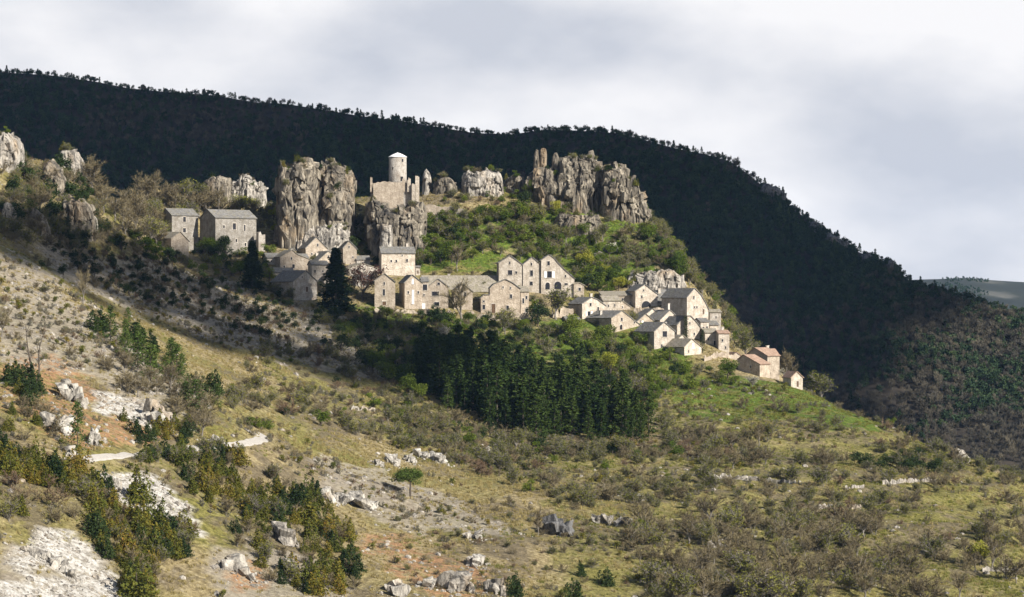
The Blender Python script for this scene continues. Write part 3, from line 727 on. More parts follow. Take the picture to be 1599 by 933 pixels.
crag('rock_outcrop', [(38,872),(50,866),(70,868),(95,862),(112,860),(114,874)], 884, 3, 'long white rock step beside the lower scree', seed=70, amp=0.5, cell=(1.8,2.2), mat='rock_pale', res=.3, sink=2)
crag('rock_outcrop', [(438,888),(446,874),(458,876),(463,892)], 902, 3, 'grey block with a dark hollow among the lower junipers', seed=71, amp=0.7, cell=(1.8,2), mat='rock', res=.3, sink=2)
crag('rock_outcrop', [(356,876),(368,866),(380,872),(392,886),(398,896)], 903, 3, 'orange stained rock rib below the dark juniper belt', seed=72, amp=0.6, cell=(1.8,2), mat='rock_pale', res=.3, sink=2)
crag('rock_outcrop', [(432,816),(440,808),(448,816),(462,840),(466,848)], 850, 2.5, 'grey slabs between two juniper clumps', seed=73, amp=0.6, cell=(1.6,2), mat='rock', res=.3, sink=2)
crag('rock_outcrop', [(328,688),(336,684),(346,688),(352,698)], 704, 3, 'pale rocks on the inside of the track bend', seed=74, amp=0.6, cell=(1.8,2), mat='rock_pale', res=.3, sink=2)
crag('rock_outcrop', [(1486,706),(1494,700),(1506,703),(1516,716)], 722, 4, 'rounded bare stone mound on the far shoulder', seed=75, amp=0.4, cell=(4,4), mat='rock_pale', res=.5, sink=2)
crag('rock_boulder', [(102,706),(108,702),(116,705),(126,708),(128,714)], 718, 2, 'pale boulder at the edge of the track', seed=76, amp=0.4, cell=(1.6,1.8), mat='rock_pale', res=.3, sink=1.5)

# rocks along the mountain ridge
for (prof, base, Yo, lab, sd) in [
    ([(1188,300),(1192,289),(1200,288),(1212,292),(1224,297),(1232,312),(1236,322)], 330, 1395, 'grey cliff high on the mountain ridge', 80),
    ([(1262,352),(1272,346),(1282,352),(1286,366)], 372, 1370, 'small crag halfway down the mountain ridge', 81),
    ([(1288,372),(1296,364),(1312,372),(1326,378),(1332,392)], 398, 1350, 'fluted cliff lower on the mountain ridge', 82),
    ([(1344,400),(1356,394),(1370,400),(1378,410)], 416, 1335, 'low crag just above the end of the ridge', 83),
    ([(1386,424),(1390,410),(1395,404),(1400,412),(1407,428)], 434, 1322, 'pointed rock tooth ending the mountain ridge', 84)]:
    crag('ridge_rock', prof, base, 14, lab, Y=Yo, seed=sd, amp=1.8, cell=(4,7), mat='rock_dark', res=0.9)

# ------------------------------------------------------------------ buildings
def prism(poly, b0, b1, mp3):
    """extrude a closed (a, z) polygon from b0 to b1; mp3 maps (a, b, z) to x, y, z"""
    n = len(poly)
    V = [mp3(a, b0, z) for a, z in poly] + [mp3(a, b1, z) for a, z in poly]
    Fc = [tuple(range(n)), tuple(range(2 * n - 1, n - 1, -1))]
    for i in range(n):
        j = (i + 1) % n
        Fc.append((i, i + n, j + n, j))
    return V, Fc

def build(parts, name, mat, parent):
    V, Fc = [], []
    for v, f in parts:
        o = len(V); V += v; Fc += [tuple(i + o for i in g) for g in f]
    bm = bmesh.new()
    me = mesh_of(name, V, Fc, [M[mat]])
    bm.from_mesh(me); bmesh.ops.recalc_face_normals(bm, faces=bm.faces); bm.to_mesh(me); bm.free()
    return link(name, me, parent)

def boxp(x0, x1, y0, y1, z0, z1):
    V = [(x, y, z) for z in (z0, z1) for x, y in ((x0, y0), (x1, y0), (x1, y1), (x0, y1))]
    return V, [(0, 1, 2, 3), (7, 6, 5, 4), (0, 4, 5, 1), (1, 5, 6, 2), (2, 6, 7, 3), (3, 7, 4, 0)]

SIDE = lambda a, b, z: (b, a, z)
FRONT = lambda a, b, z: (a, b, z)
HOUSES = []
RECTS = []

def openings(root, wins, pc, base_py, s, cy, sill_mat='trim'):
    for wdef in wins:
        px, py, wp, hp = wdef[:4]; kind = wdef[4] if len(wdef) > 4 else 'w'
        x = (px - pc) * s / cy; z = (base_py - py) * s
        w = wp * s; h = hp * s
        t = 0.13
        if kind in ('w', 's', 'white'):
            o = build([boxp(x - w / 2, x + w / 2, -0.02, 0.15, z - h / 2, z + h / 2)], 'window', 'white' if kind == 'white' else 'pane', root)
            build([boxp(x - w / 2 - t, x + w / 2 + t, -0.10, 0.1, z + h / 2, z + h / 2 + t * 1.3),
                   boxp(x - w / 2 - t, x - w / 2, -0.085, 0.1, z - h / 2, z + h / 2),
                   boxp(x + w / 2, x + w / 2 + t, -0.085, 0.1, z - h / 2, z + h / 2)], 'frame', sill_mat, o)
            build([boxp(x - w / 2 - t * 1.4, x + w / 2 + t * 1.4, -0.16, 0.1, z - h / 2 - t, z - h / 2)], 'sill', sill_mat, o)
            if kind == 's':
                for sg in (-1, 1):
                    xc = x + sg * (w / 2 + t + w * 0.3)
                    build([boxp(xc - w * 0.27, xc + w * 0.27, -0.13, -0.05, z - h / 2, z + h / 2)], 'shutter', 'white', o)
        elif kind == 'd':
            o = build([boxp(x - w / 2, x + w / 2, -0.03, 0.15, z - h / 2, z + h / 2)], 'door', 'wood', root)
            build([boxp(x - w / 2 - t * 1.2, x + w / 2 + t * 1.2, -0.12, 0.1, z + h / 2, z + h / 2 + t * 1.6),
                   boxp(x - w / 2 - t, x - w / 2, -0.09, 0.1, z - h / 2, z + h / 2), boxp(x + w / 2, x + w / 2 + t, -0.09, 0.1, z - h / 2, z + h / 2)], 'door_frame', sill_mat, o)
            build([boxp(x + w * 0.28, x + w * 0.36, -0.09, -0.02, z - 0.05, z + 0.12)], 'handle', 'pane', o)
        elif kind == 'a':      # an arched opening
            n = 14; r = w / 2
            arc = [(x - r, z - h / 2)] + [(x - r * math.cos(math.pi * k / n), z + h / 2 - r + r * math.sin(math.pi * k / n)) for k in range(n + 1)] + [(x + r, z - h / 2)]
            o = build([prism(arc, -0.02, 0.15, FRONT)], 'archway', 'pane', root)
            ring = []
            for k in range(n):
                a0, a1 = math.pi * k / n, math.pi * (k + 1) / n
                q = [(x - rr * math.cos(aa), z + h / 2 - r + rr * math.sin(aa)) for rr, aa in ((r, a0), (r + 0.3, a0), (r + 0.3, a1), (r, a1))]
                ring.append(prism(q, -0.09, 0.1, FRONT))
            build(ring, 'arch_stones', sill_mat, o)

def chimney(root, roofo, x, y, z, w=0.7, h=1.6, mat='trim'):
    c = build([boxp(x - w / 2, x + w / 2, y - w / 2, y + w / 2, z - 1.4, z + h), boxp(x - w / 2 - .09, x + w / 2 + .09, y - w / 2 - .09, y + w / 2 + .09, z + h, z + h + 0.14)], 'chimney', mat, roofo)
    return c

def roof_slabs(chain, b0, b1, mp3, over=0.32, th=0.2):
    out = []
    n = len(chain) - 1
    for i in range(n):
        (a0, z0), (a1, z1) = chain[i], chain[i + 1]
        L = math.hypot(a1 - a0, z1 - z0)
        if L < 1e-4: continue
        if abs(a1 - a0) < 0.25: continue
        dx, dz = (a1 - a0) / L, (z1 - z0) / L
        nx, nz = -dz, dx
        e0 = over if i == 0 else 0.0; e1 = over if i == n - 1 else 0.0
        lift = 0.03
        p0 = (a0 - dx * e0, z0 - dz * e0); p1 = (a1 + dx * e1, z1 + dz * e1)
        q = [(p0[0] + nx * lift, p0[1] + nz * lift), (p1[0] + nx * lift, p1[1] + nz * lift),
             (p1[0] + nx * (th + lift), p1[1] + nz * (th + lift)), (p0[0] + nx * (th + lift), p0[1] + nz * (th + lift))]
        k = 0.004 * (i % 3)
        out.append(prism(q, b0 - over * 0.8 - k, b1 + over * 0.8 + k, mp3))
    return out

def house_base(pl, pr, base_py, yaw, Y):
    pc = (pl + pr) / 2
    if Y is None:
        g = ground(pc, base_py); Y = g.y if g is not None else 830
    s = Y / F
    return pc, Y, s, at(pc, base_py, Y)

def house(label, pl, pr, base_py, chain, depth, yaw=15, wins=(), mat='stone_warm', roof='slate', Y=None, chims=(), name='house', cat='house', drop=4.0, annex=None, noroof=False):
    """gable towards the viewer; chain = roof line in picture positions from eave to eave"""
    pc, Y, s, org = house_base(pl, pr, base_py, yaw, Y)
    cy = math.cos(R(yaw))
    root = empty(name, org, R(yaw)); tag(root, label, cat, None, 'thing'); HOUSES.append(root)
    RECTS.append((pl, pr, min(c[1] for c in chain), base_py, Y))
    ch = [((px - pc) * s / cy, (base_py - py) * s) for px, py in chain]
    poly = [(ch[0][0], -drop)] + ch + [(ch[-1][0], -drop)]
    build([prism(poly, 0.0, depth, FRONT)], 'wall', mat, root)
    if not noroof:
        ro = build(roof_slabs(ch, 0.0, depth, FRONT), 'roof', roof, root)
        for (px, t, h) in chims:
            x = (px - pc) * s / cy
            z = float(np.interp(x, [c[0] for c in ch], [c[1] for c in ch]))
            chimney(root, ro, x, depth * t, z, 0.75, h)
    openings(root, wins, pc, base_py, s, cy)
    return root

def longhouse(label, pl, pr, base_py, eave_py, ridge_py, depth, yaw=15, wins=(), mat='stone_warm', roof='slate', Y=None, chims=(), name='house', cat='house', drop=4.0, pent=False):
    """eave towards the viewer"""
    pc, Y, s, org = house_base(pl, pr, base_py, yaw, Y)
    cy = math.cos(R(yaw))
    root = empty(name, org, R(yaw)); tag(root, label, cat, None, 'thing'); HOUSES.append(root)
    RECTS.append((pl, pr, ridge_py, base_py, Y))
    w = (pr - pl) * s / cy; ze = (base_py - eave_py) * s; zr = (base_py - ridge_py) * s
    ch = [(0, ze), (depth, zr)] if pent else [(0, ze), (depth / 2, zr), (depth, ze)]
    poly = [(0, -drop)] + ch + [(depth, -drop)]
    build([prism(poly, -w / 2, w / 2, SIDE)], 'wall', mat, root)
    ro = build(roof_slabs(ch, -w / 2, w / 2, SIDE), 'roof', roof, root)
    for (px, t, h) in chims:
        x = (px - pc) * s / cy
        chimney(root, ro, x, depth * t, float(np.interp(depth * t, [c[0] for c in ch], [c[1] for c in ch])), 0.75, h)
    openings(root, wins, pc, base_py, s, cy)
    return root

def gab(l, el, ax, ay, r, er):
    return [(l, el), (ax, ay), (r, er)]

# --- the manor group on the saddle
mn = longhouse('long grey manor with mullioned windows and a bell arch on its roof', 339, 398, 394, 341, 328, 9.5, 38, [(366,354,6,10),(381,356,3,10),(351,355,3,5),(369,376,3,5),(382,382,3,5),(388,381,2.5,5)], 'stone_dark', Y=846, name='manor_house')
bc = build([boxp(-1.0, -0.55, 4.2, 5.1, 10.6, 12.9), boxp(0.55, 1.0, 4.2, 5.1, 10.6, 12.9), boxp(-1.0, 1.0, 4.2, 5.1, 12.9, 13.4)], 'bell_arch', 'stone_grey', mn)
longhouse('grey house with two stacked windows beside the manor gable', 270, 308, 376, 337, 326, 9.5, 32, [(288,343,5,8),(288,360,5,7)], 'stone_dark', Y=846)
house('low gabled barn with a pale roof in front of the manor', 269, 293, 397, gab(269,373,281,363,293,377), 11, 48, (), 'stone_warm', 'slate_brown', Y=820, name='barn', cat='barn')
house('ruined stone stump at the foot of the manor wall', 404, 414, 378, [(404,364),(407,362),(409,368),(414,366)], 3, 20, (), 'stone_grey', noroof=True, Y=846, name='ruin', cat='ruin')
# --- houses crowding below the split cliff
house('small gabled house tucked highest under the split cliff', 478, 510, 404, gab(478,388,494,371,510,388), 9, 24, [(496,383,2.4,4.5),(487,397,2.4,3)])
house('gabled house with a bright lean roof below the cliff', 438, 464, 424, [(438,402),(456,391),(464,398),(484,406)], 8, 22, [(455,404,2.4,4),(458,416,4,6),(444,417,2.4,4)], roof='slate_brown')
house('stepped gable house between the cypress and the lean roof', 497, 527, 420, gab(497,408,513,393,527,403), 8, 26, [(513,401,2.2,3.6)], chims=[(505,0.7,1.0)])
longhouse('narrow ochre house wall with a tiny window beside the dark conifer', 487, 512, 440, 414, 408, 6, 16, [(492,424,2.4,4.5),(504,424,2,3)], 'stone_pale')
house('shaded gabled house with a long dark roof on the village edge', 459, 494, 470, gab(459,440,477,423,494,440), 12, 38, [(472,433,2,3),(479,452,4,8,'d')], 'stone_grey')
house('gabled house standing alone behind the dark conifer', 536, 557, 414, gab(536,388,545.5,377,557,389), 8, 12, [(545,386,2.0,3.4),(551,402,2,3)])
longhouse('square pale house with three small windows under the castle', 596, 648, 431, 396, 386, 8.5, 9, [(611,408,2.6,3.6),(619,408,2.6,3.6),(635.5,407,2.8,4.6),(628,399,1.6,2)], 'stone_pale', chims=[(638,0.5,1.2)])
longhouse('small annex leaning on the square pale house', 649, 656, 431, 418, 416, 4, 9, [(652.5,425,2.4,5,'d')], 'stone_pale')
house('low barn roof beside the square pale house', 545, 590, 432, gab(545,420,566,412,590,420), 9, 20, (), 'stone_grey', 'slate_brown', name='barn', cat='barn')
house('low gable with a pale wall just under the split cliff', 446, 466, 404, gab(446,396,457,388,466,396), 7, 20, [(456,398,2,3)], 'stone_grey', Y=850)
longhouse('long low roof below the lean roofed gable', 426, 458, 436, 426, 419, 6, 14, [(436,431,2.4,4),(448,431,2.4,4)], 'stone_pale', 'slate')
house('roofless stone shell beside the dark conifer', 506, 522, 446, [(506,432),(511,428),(515,434),(522,430)], 5, 14, [(514,439,2,4)], 'stone_pale', noroof=True, name='ruin', cat='ruin')
longhouse('little shed with a grey roof behind the copper tree', 556, 576, 448, 436, 430, 5, 16, [(566,443,2.4,4)], 'stone_grey', 'slate')
longhouse('grey roofed cottage at the foot of the dark rock tower', 417, 440, 414, 403, 396, 6, 18, [(424,408,2,3),(433,408,2,3)], 'stone_grey', 'slate')
longhouse('small cottage between the two gables under the cliff', 466, 481, 413, 403, 397, 6, 18, [(472,408,2,3)], 'stone_warm', 'slate')
house('gabled cottage half hidden by the tall black conifer', 514, 534, 436, gab(514,426,523,417,534,427), 7, 20, [(522,428,2,3.4)], 'stone_warm', 'slate')
longhouse('low cottage beside the lone gabled house', 557, 578, 416, 406, 400, 6, 14, [(566,411,2,3)], 'stone_grey', 'slate')
# --- the lower row
house('gabled house with tall window slots at the end of the lower row', 585, 617, 483, gab(585,439,600.5,428,617,441), 9, 3, [(600,443,2.4,4.4),(599.5,457,3.4,10),(600,474,6,6,'d')])
house('gabled house with a white vertical strip of windows in the lower row', 632, 659, 483, gab(632,442,644,430,659,442), 10, 12, [(644.5,440,3,8,'white'),(645,464,3.4,22,'white'),(637.5,457,2.6,4),(653,457,2.6,4)])
longhouse('narrow house with a white door wedged in the lower row', 659, 669, 483, 440, 434, 7, 8, [(663.5,449,7,9),(662,461,2,3),(661.5,478,5,8,'white')])
house('gabled house with a wide barn window in the lower row', 668, 700, 483, gab(668,448,684,436,700,448), 9, 1, [(685,443.5,4,4),(680,459,11,7),(682,475,8,6)], 'stone_warm')
longhouse('long brown roofed house behind the lower row', 660, 784, 470, 456, 431, 13, 3, (), 'stone_grey', 'slate_brown', Y=828, chims=[(702,0.55,1.0)])
house('gabled house half hidden by bare trees in the lower row', 709, 738, 484, gab(709,455,723,444,738,456), 9, 6, [(726,460,3.6,7),(716,474,3,5)], 'stone_warm')
house('big lopsided gable with a dark doorway at the end of the lower row', 751, 812, 491, [(751,466),(756,461),(765,461),(765,451),(772,444),(790,437),(800,442),(812,451)], 11, 3,
      [(770.5,482,6,14,'d'),(755.5,480,4,7),(755.5,471,2.6,3),(792.5,481,4,7),(798,463,3.4,6),(785.5,449,2,3.4),(797.5,450,2,3)], 'stone_warm')
longhouse('narrow balconied house against the lopsided gable', 813, 826, 492, 456, 448, 8, 12, [(822,485,4,6),(817,470,3,8),(822,465,3,5)], 'stone_warm', 'slate_brown')
# --- three white gables
house('first white gable of the three, with a square window', 779, 815, 450, gab(779,411,797,400,815,413), 11, 4, [(796,411,2.4,4.6),(796.5,426,7,7.5),(806,426,3,4)], 'stone_pale', Y=832)
house('middle white gable of the three, narrow with a tall window', 816.5, 844, 447, gab(816.5,414,831,402,844,413), 11, 3, [(830,413,2.4,4.4),(830,427,4.4,9),(829.5,443,4.6,6)], 'stone_pale', Y=832.2)
house('last white gable of the three, with a long sloping shoulder and shuttered window', 845, 897, 458, [(845,407),(858,398.5),(866,404),(871,411),(882,422),(897,435)], 11, 3, [(856.5,411.5,4,6.5),(858,429,7,10,'s'),(883,431.5,2,4),(855,447,7,11,'a'),(871,446,11,12,'a'),(884,444,5,3)], 'stone_pale', Y=832)
house('low wall house stepping down beside the white gables', 896, 912, 462, [(896,444),(904,442),(912,446)], 7, 14, [(905,452,4,5)], 'stone_warm', 'slate_brown', Y=832)
# --- the lower cluster at the end of the spur
house('house with white shutters and a stout chimney at the top of the lower cluster', 909, 946, 507, [(909,475),(924,465),(932,468),(946,478)], 9, 26, [(922,476,3.4,5),(919.5,490,5,7,'s'),(934,483,3,6),(917,503,3,6)], 'stone_pale', Y=812, chims=[(930,0.35,1.6)])
longhouse('roofed terrace range behind the shuttered house', 940, 990, 488, 462, 456, 7, 6, [(955,470,2,4),(972,468,2,4),(984,474,2,5)], 'stone_warm', 'slate_brown', Y=830, pent=True)
house('gabled house with a great dark arch', 992, 1027, 486, gab(992,455,1007,445,1027,460), 10, 14, [(1002,464,2.4,4.6),(1005,454,1.8,3.2),(1009,478,15,15,'a')], 'stone_pale', Y=828)
longhouse('dark roofed house with two white chimneys below the cliff band', 1029, 1066, 480, 467, 453, 9, 14, [(1030,474,2.4,3),(1038,473,2.4,3)], 'stone_pale', Y=836, chims=[(1033,0.3,1.5),(1055,0.3,1.5)])
house('tall gabled house with a steep long flank at the outer end of the village', 1072, 1107, 504, [(1072,465),(1084,451),(1094,461),(1101,472),(1107,484)], 13, 34, [(1083,465,2.6,5),(1084,480,2.6,3),(1088,480,2.6,3),(1099,487,3,8,'d')], 'stone_pale', Y=816)
house('broad gabled house with an arched white window and a dark long wall', 954, 1001, 526, [(954,497),(971,486),(984,496),(1001,509)], 12, 36, [(970.5,499,3.6,5),(969.5,511,4.4,8,'a'),(991,504,2.4,3.4)], 'stone_warm', Y=803, chims=[(960,0.6,1.4)])
house('little gable with a white door between the broad house and the dark roof', 995, 1024, 512, gab(995,502,1008,491,1024,504), 8, 26, [(1003,504.5,3.6,7,'white'),(1000.5,503,2,6)], 'stone_warm', Y=810)
house('dark roofed house with a tall white chimney in the lower cluster', 1030, 1058, 520, gab(1030,500,1046,485,1058,496), 10, 40, [(1050,505,2.4,4)], 'stone_pale', Y=812, chims=[(1047,0.1,2.2)])
house('white gabled house with a big square window and dark shrub at its door', 1021, 1054, 549, gab(1021,518,1037,504,1054,518), 10, 32, [(1038,522,8.5,9),(1033,541,3,6),(1046,541,3,6)], 'stone_pale', Y=790, chims=[(1046,0.25,1.4)])
house('narrow tall house with a steep half gable', 1057, 1070, 528, gab(1057,508,1069,495,1070,497), 8, 30, [(1063,512,2,4)], 'stone_pale', Y=800)
house('pale house with one long sloping roof above the cypress', 1073, 1093, 537, [(1073,494),(1078,494),(1086,502),(1093,511)], 9, 22, [(1077,505,2,3.4),(1084,522,2.4,4)], 'stone_pale', Y=799)
longhouse('pale house with tall slot windows beside the small cypress', 1094, 1107, 547, 503, 498, 7, 14, [(1098.5,515,2.6,8),(1104,514,2.6,8),(1098,535,2.4,5)], 'stone_pale', Y=803)
house('tiny gable squeezed behind the lowest house', 1055, 1071, 540, gab(1055,532,1066,524,1071,529), 6, 28, (), 'stone_pale', 'slate_brown', Y=792)
house('lowest gabled house of the cluster with a tall white window', 1068, 1096, 559, gab(1068,542,1080,530,1096,543), 9, 36, [(1082.5,540.5,3.6,9,'white'),(1075,549,2,4)], 'stone_pale', 'slate_brown', Y=785)
longhouse('cracked pale house below the outcrop', 1101, 1121, 549, 520, 514, 7, 12, [(1116,536,3,7),(1106,530,2.2,4)], 'stone_pale', 'slate_brown', Y=797)
longhouse('square tower like house with a flat pink roof at the village end', 1122, 1139, 551, 521, 517, 5, 10, [(1128,532,2.4,4),(1133,543,2.4,4)], 'stone_pale', 'tile', Y=794, chims=[(1132,0.6,1.2)])
longhouse('ruined grey gable wall on the outer edge behind the tall house', 1108, 1126, 508, 488, 484, 5, 12, [(1118,496,2,4)], 'stone_grey', 'slate_brown', Y=822)
house('small gable peeping out below the arched house', 960, 985, 486, gab(960,479,972,471,985,480), 7, 24, [(972,480,2,3)], 'stone_warm', 'slate_brown', Y=824)
longhouse('low outhouse in front of the shuttered house', 884, 906, 512, 500, 495, 5, 16, [(892,506,2.2,4)], 'stone_warm', 'slate', Y=806)
longhouse('narrow roofed lean-to beside the tall gabled house', 1040, 1070, 502, 489, 484, 6, 16, [(1050,496,2.2,4),(1062,496,2.2,4)], 'stone_pale', 'slate', Y=820)
house('little store hut among the bushes above the tiled farm', 1143, 1158, 565, gab(1143,557,1150,551,1158,557), 5, 18, [(1150,560,2.4,5,'d')], 'stone_pale', 'tile', Y=790, name='store_hut', cat='hut')
longhouse('ruin walled cottage above the broad arched house', 942, 968, 486, 470, 463, 6, 14, [(950,478,2,4),(960,477,2,4)], 'stone_pale', 'slate_brown', Y=822)
house('tiny gable right under the great arch house', 1010, 1030, 498, gab(1010,490,1019,483,1030,491), 6, 22, [(1019,491,2,3.4)], 'stone_pale', 'slate', Y=816)
longhouse('low white cottage beside the two chimneyed roof', 1026, 1042, 484, 472, 467, 6, 12, [(1031,478,2,3.4),(1037,478,2,3.4)], 'stone_pale', 'slate', Y=830)
longhouse('narrow cottage below the ruined grey gable wall', 1108, 1122, 530, 508, 502, 6, 14, [(1114,517,2.2,4),(1118,524,2.2,4)], 'stone_pale', 'slate', Y=806)
house('small gable between the square windowed house and the cypress', 1053, 1067, 520, gab(1053,505,1060,498,1067,506), 6, 20, [(1060,509,2,3.4)], 'stone_pale', 'slate', Y=804)
# --- the tiled farm
house('upper farmhouse with a brown tiled roof and a dark gable wall', 1168, 1197, 577, gab(1168,554,1179,544,1197,556), 5.5, -46, [(1183,562,2.4,4)], 'stone_warm', 'tile', Y=784)
longhouse('back wing of the tiled farm with a wide brown roof', 1200, 1217, 572, 556, 546, 8, 16, [(1206,563,3,5),(1212,563,2.4,4)], 'stone_warm', 'tile', Y=790, chims=[(1206,0.5,1.0)])
house('lower farmhouse with a tiled roof, nearest of the farm buildings', 1154, 1185, 584, gab(1154,562,1162,555,1185,569), 4.5, -46, [(1172,573,2.4,4)], 'stone_warm', 'tile', Y=776)
house('small white gabled hut alone on the green slope', 1235, 1254, 606, gab(1235,590,1244,581,1254,590), 5, 22, [(1245.5,600,3.4,9,'d')], 'stone_pale', 'tile', Y=766, name='field_hut', cat='hut')

# --- castle
gy_c = 872.0
ct = at(621, 288, gy_c); s = gy_c / F
tw_r = empty('castle_tower', ct); tag(tw_r, 'round castle tower with a white conical cap', 'tower', None, 'thing')
n = 40; r0 = 14 * s
def ring(r, z, jit=0): return [(r * math.cos(2 * math.pi * k / n), r * math.sin(2 * math.pi * k / n), z) for k in range(n)]
def lathe(rs, name, mat, parent, smooth=True):
    V = []; Fc = []
    for r, z in rs: V += ring(r, z)
    for i in range(len(rs) - 1):
        for k in range(n):
            Fc.append((i * n + k, i * n + (k + 1) % n, (i + 1) * n + (k + 1) % n, (i + 1) * n + k))
    Fc.append(tuple(range((len(rs) - 1) * n, len(rs) * n))); Fc.append(tuple(range(n - 1, -1, -1)))
    return link(name, mesh_of(name, V, Fc, [M[mat]], smooth=smooth), parent)
lathe([(r0 * 1.02, -6), (r0, 0), (r0 * 0.985, 42 * s)], 'wall', 'stone_grey', tw_r)
lathe([(r0 * 1.05, 42 * s), (r0 * 1.05, 42.6 * s), (r0 * 0.55, 46.6 * s), (0.02, 49.5 * s)], 'roof', 'cone', tw_r, False)
for ang, zz_, w_, h_ in ((-55, 34 * s, 0.5, 1.1), (-60, 4 * s, 0.9, 1.6), (-120, 22 * s, 0.3, 0.9)):
    wv = build([boxp(-w_ / 2, w_ / 2, -0.06, 0.3, zz_, zz_ + h_)], 'window', 'pane', tw_r)
    a = R(ang); wv.location = (r0 * math.cos(a), r0 * math.sin(a), 0); wv.rotation_euler = (0, 0, a + R(90))
    fo = build([boxp(-w_ / 2 - .12, w_ / 2 + .12, -0.1, 0.3, zz_ + h_, zz_ + h_ + .18), boxp(-w_ / 2 - .12, w_ / 2 + .12, -0.1, 0.3, zz_ - .15, zz_)], 'frame', 'trim', wv)
castle = empty('castle_ruin', at(618, 322, 865)); tag(castle, 'ruined castle curtain wall with broken corner stumps', 'castle', None, 'thing')
s = 865 / F
def jag(pl, pr, tops, base, y0, th, nm, mat, yaw=0, parent=castle, o_px=618, o_py=322, s=s):
    n = 14
    xs_ = np.linspace(pl, pr, n); tt = np.interp(xs_, [t[0] for t in tops], [t[1] for t in tops])
    ch = [((x - o_px) * s, (o_py - t) * s + random.uniform(-.25, .2)) for x, t in zip(xs_, tt)]
    poly = [(ch[0][0], (o_py - base) * s)] + ch + [(ch[-1][0], (o_py - base) * s)]
    w = build([prism(poly, y0, y0 + th, FRONT)], nm, mat, parent)
    return w
jag(583, 630, [(583,286),(600,283),(630,285)], 334, 0.0, 1.2, 'front_wall', 'stone_warm')
w1 = jag(630, 643, [(630,285),(643,287)], 334, 1.9, 1.2, 'recessed_wall', 'stone_grey')
jag(643, 652, [(643,287),(652,287)], 336, 0.1, 1.3, 'end_wall', 'stone_pale')
jag(648.5, 654, [(648.5,275),(654,276)], 336, 0.0, 4.0, 'corner_stump', 'stone_pale')
jag(578, 581, [(578,277),(581,278)], 300, 0.5, 1.2, 'corner_stump', 'stone_warm')
jag(578, 583, [(578,284),(583,286)], 334, 3.0, 1.2, 'side_wall', 'stone_warm')
jag(628, 632, [(628,279),(632,281)], 300, 0.4, 1.0, 'merlon', 'stone_warm')
jag(636, 641, [(636,282),(638,277),(641,280)], 300, 1.0, 0.8, 'merlon', 'stone_pale')
gr_ = ground(690, 347); g0 = at(690, 342, gr_.y); s = gr_.y / F
ramp_w = empty('rampart', g0); tag(ramp_w, 'low ruined rampart with a small arch running from the castle', 'rampart', None, 'thing')
jag(652, 702, [(652,322),(672,320),(690,323),(702,322)], 376, 0, 1.4, 'rampart_wall', 'stone_warm', parent=ramp_w, o_px=690, o_py=342, s=s)
jag(702, 732, [(702,321),(715,322),(726,329),(732,338)], 376, 0.6, 1.4, 'rampart_wall', 'stone_grey', parent=ramp_w, o_px=690, o_py=342, s=s)
openings(ramp_w, [(691, 338, 10, 9, 'a')], 690, 342, s, 1.0)

# ------------------------------------------------------------------ dry stone walls
def stone_wall(label, pts, h, mat='rock_pale', th=0.7, name='dry_stone_wall', group=None, step=0.6):
    g = [ground(*p) for p in pts]; g = [q for q in g if q is not None]
    if len(g) < 2: return
    P = []
    for a, b in zip(g[:-1], g[1:]):
        k = max(1, int((b - a).length / step))
        P += [a.lerp(b, i / k) for i in range(k)]
    P.append(g[-1])
    o0 = P[0].copy()
    V, Fc = [], []
    for i, p in enumerate(P):
        hz = float(H(p.x, p.y)); hh = h * (0.6 + 0.6 * random.random())
        if random.random() < 0.16: hh *= 0.2
        for dy, dz in ((0, -0.8), (0.0, hh * 0.5), (0.08, hh), (th, hh * 0.95), (th, -0.8)):
            j = 0.16
            V.append((p.x - o0.x + random.uniform(-j, j), p.y - o0.y + dy + random.uniform(-j, j), hz - o0.z + dz + (random.uniform(-j, j) if dz > 0 else 0)))
    for i in range(len(P) - 1):
        for k in range(4):
            a = i * 5 + k; Fc.append((a, a + 5, a + 6, a + 1))
    Fc.append((0, 1, 2, 3, 4)); e = (len(P) - 1) * 5; Fc.append((e + 4, e + 3, e + 2, e + 1, e))
    o = link(name, mesh_of(name, V, Fc, [M[mat]]), loc=o0)
    tag(o, label, 'stone wall', group, 'thing')
stone_wall('long broken terrace wall across the far shoulder', [(1080,744),(1110,748),(1145,749),(1180,752),(1215,756),(1248,758)], 1.1)
stone_wall('short straight terrace wall beside the dark evergreen clump', [(1378,757),(1400,757),(1430,755),(1462,754)], 1.0)
stone_wall('curved terrace wall in the middle of the stepped slope', [(1278,796),(1300,795),(1325,796),(1345,797)], 1.1)
stone_wall('low wall stub between shrubs on the stepped slope', [(1248,862),(1262,860),(1280,862),(1292,866)], 1.6)
stone_wall('wall remnant among bare shrubs below the green bush', [(1105,858),(1120,856),(1140,858)], 1.5)
stone_wall('pale wall line at the lowest edge of the stepped slope', [(1535,894),(1560,893),(1599,893)], 1.0)
stone_wall('terrace wall remnant beneath the shuttered slope', [(1320,766),(1340,763),(1350,764)], 0.9)
stone_wall('stone wall line crossing the bare slope to the lone pine', [(538,742),(565,750),(590,757),(615,764),(640,773),(680,785),(705,795)], 0.5, 'rock')
stone_wall('retaining wall below the lopsided gable', [(745,500),(775,502),(800,500),(830,499)], 2.0, 'stone_warm')
stone_wall('garden wall under the lower row of houses', [(585,489),(620,490),(660,491),(700,492),(740,494)], 1.4, 'stone_warm')
stone_wall('retaining wall beside the dark round tree', [(862,497),(880,497),(895,499)], 3.0, 'stone_warm')
stone_wall('terrace wall between the shuttered house and the pine wood', [(900,541),(912,540),(921,541)], 1.8, 'stone_pale')
stone_wall('garden wall at the foot of the end houses', [(1100,566),(1120,560),(1140,560),(1160,566)], 1.6, 'stone_warm')
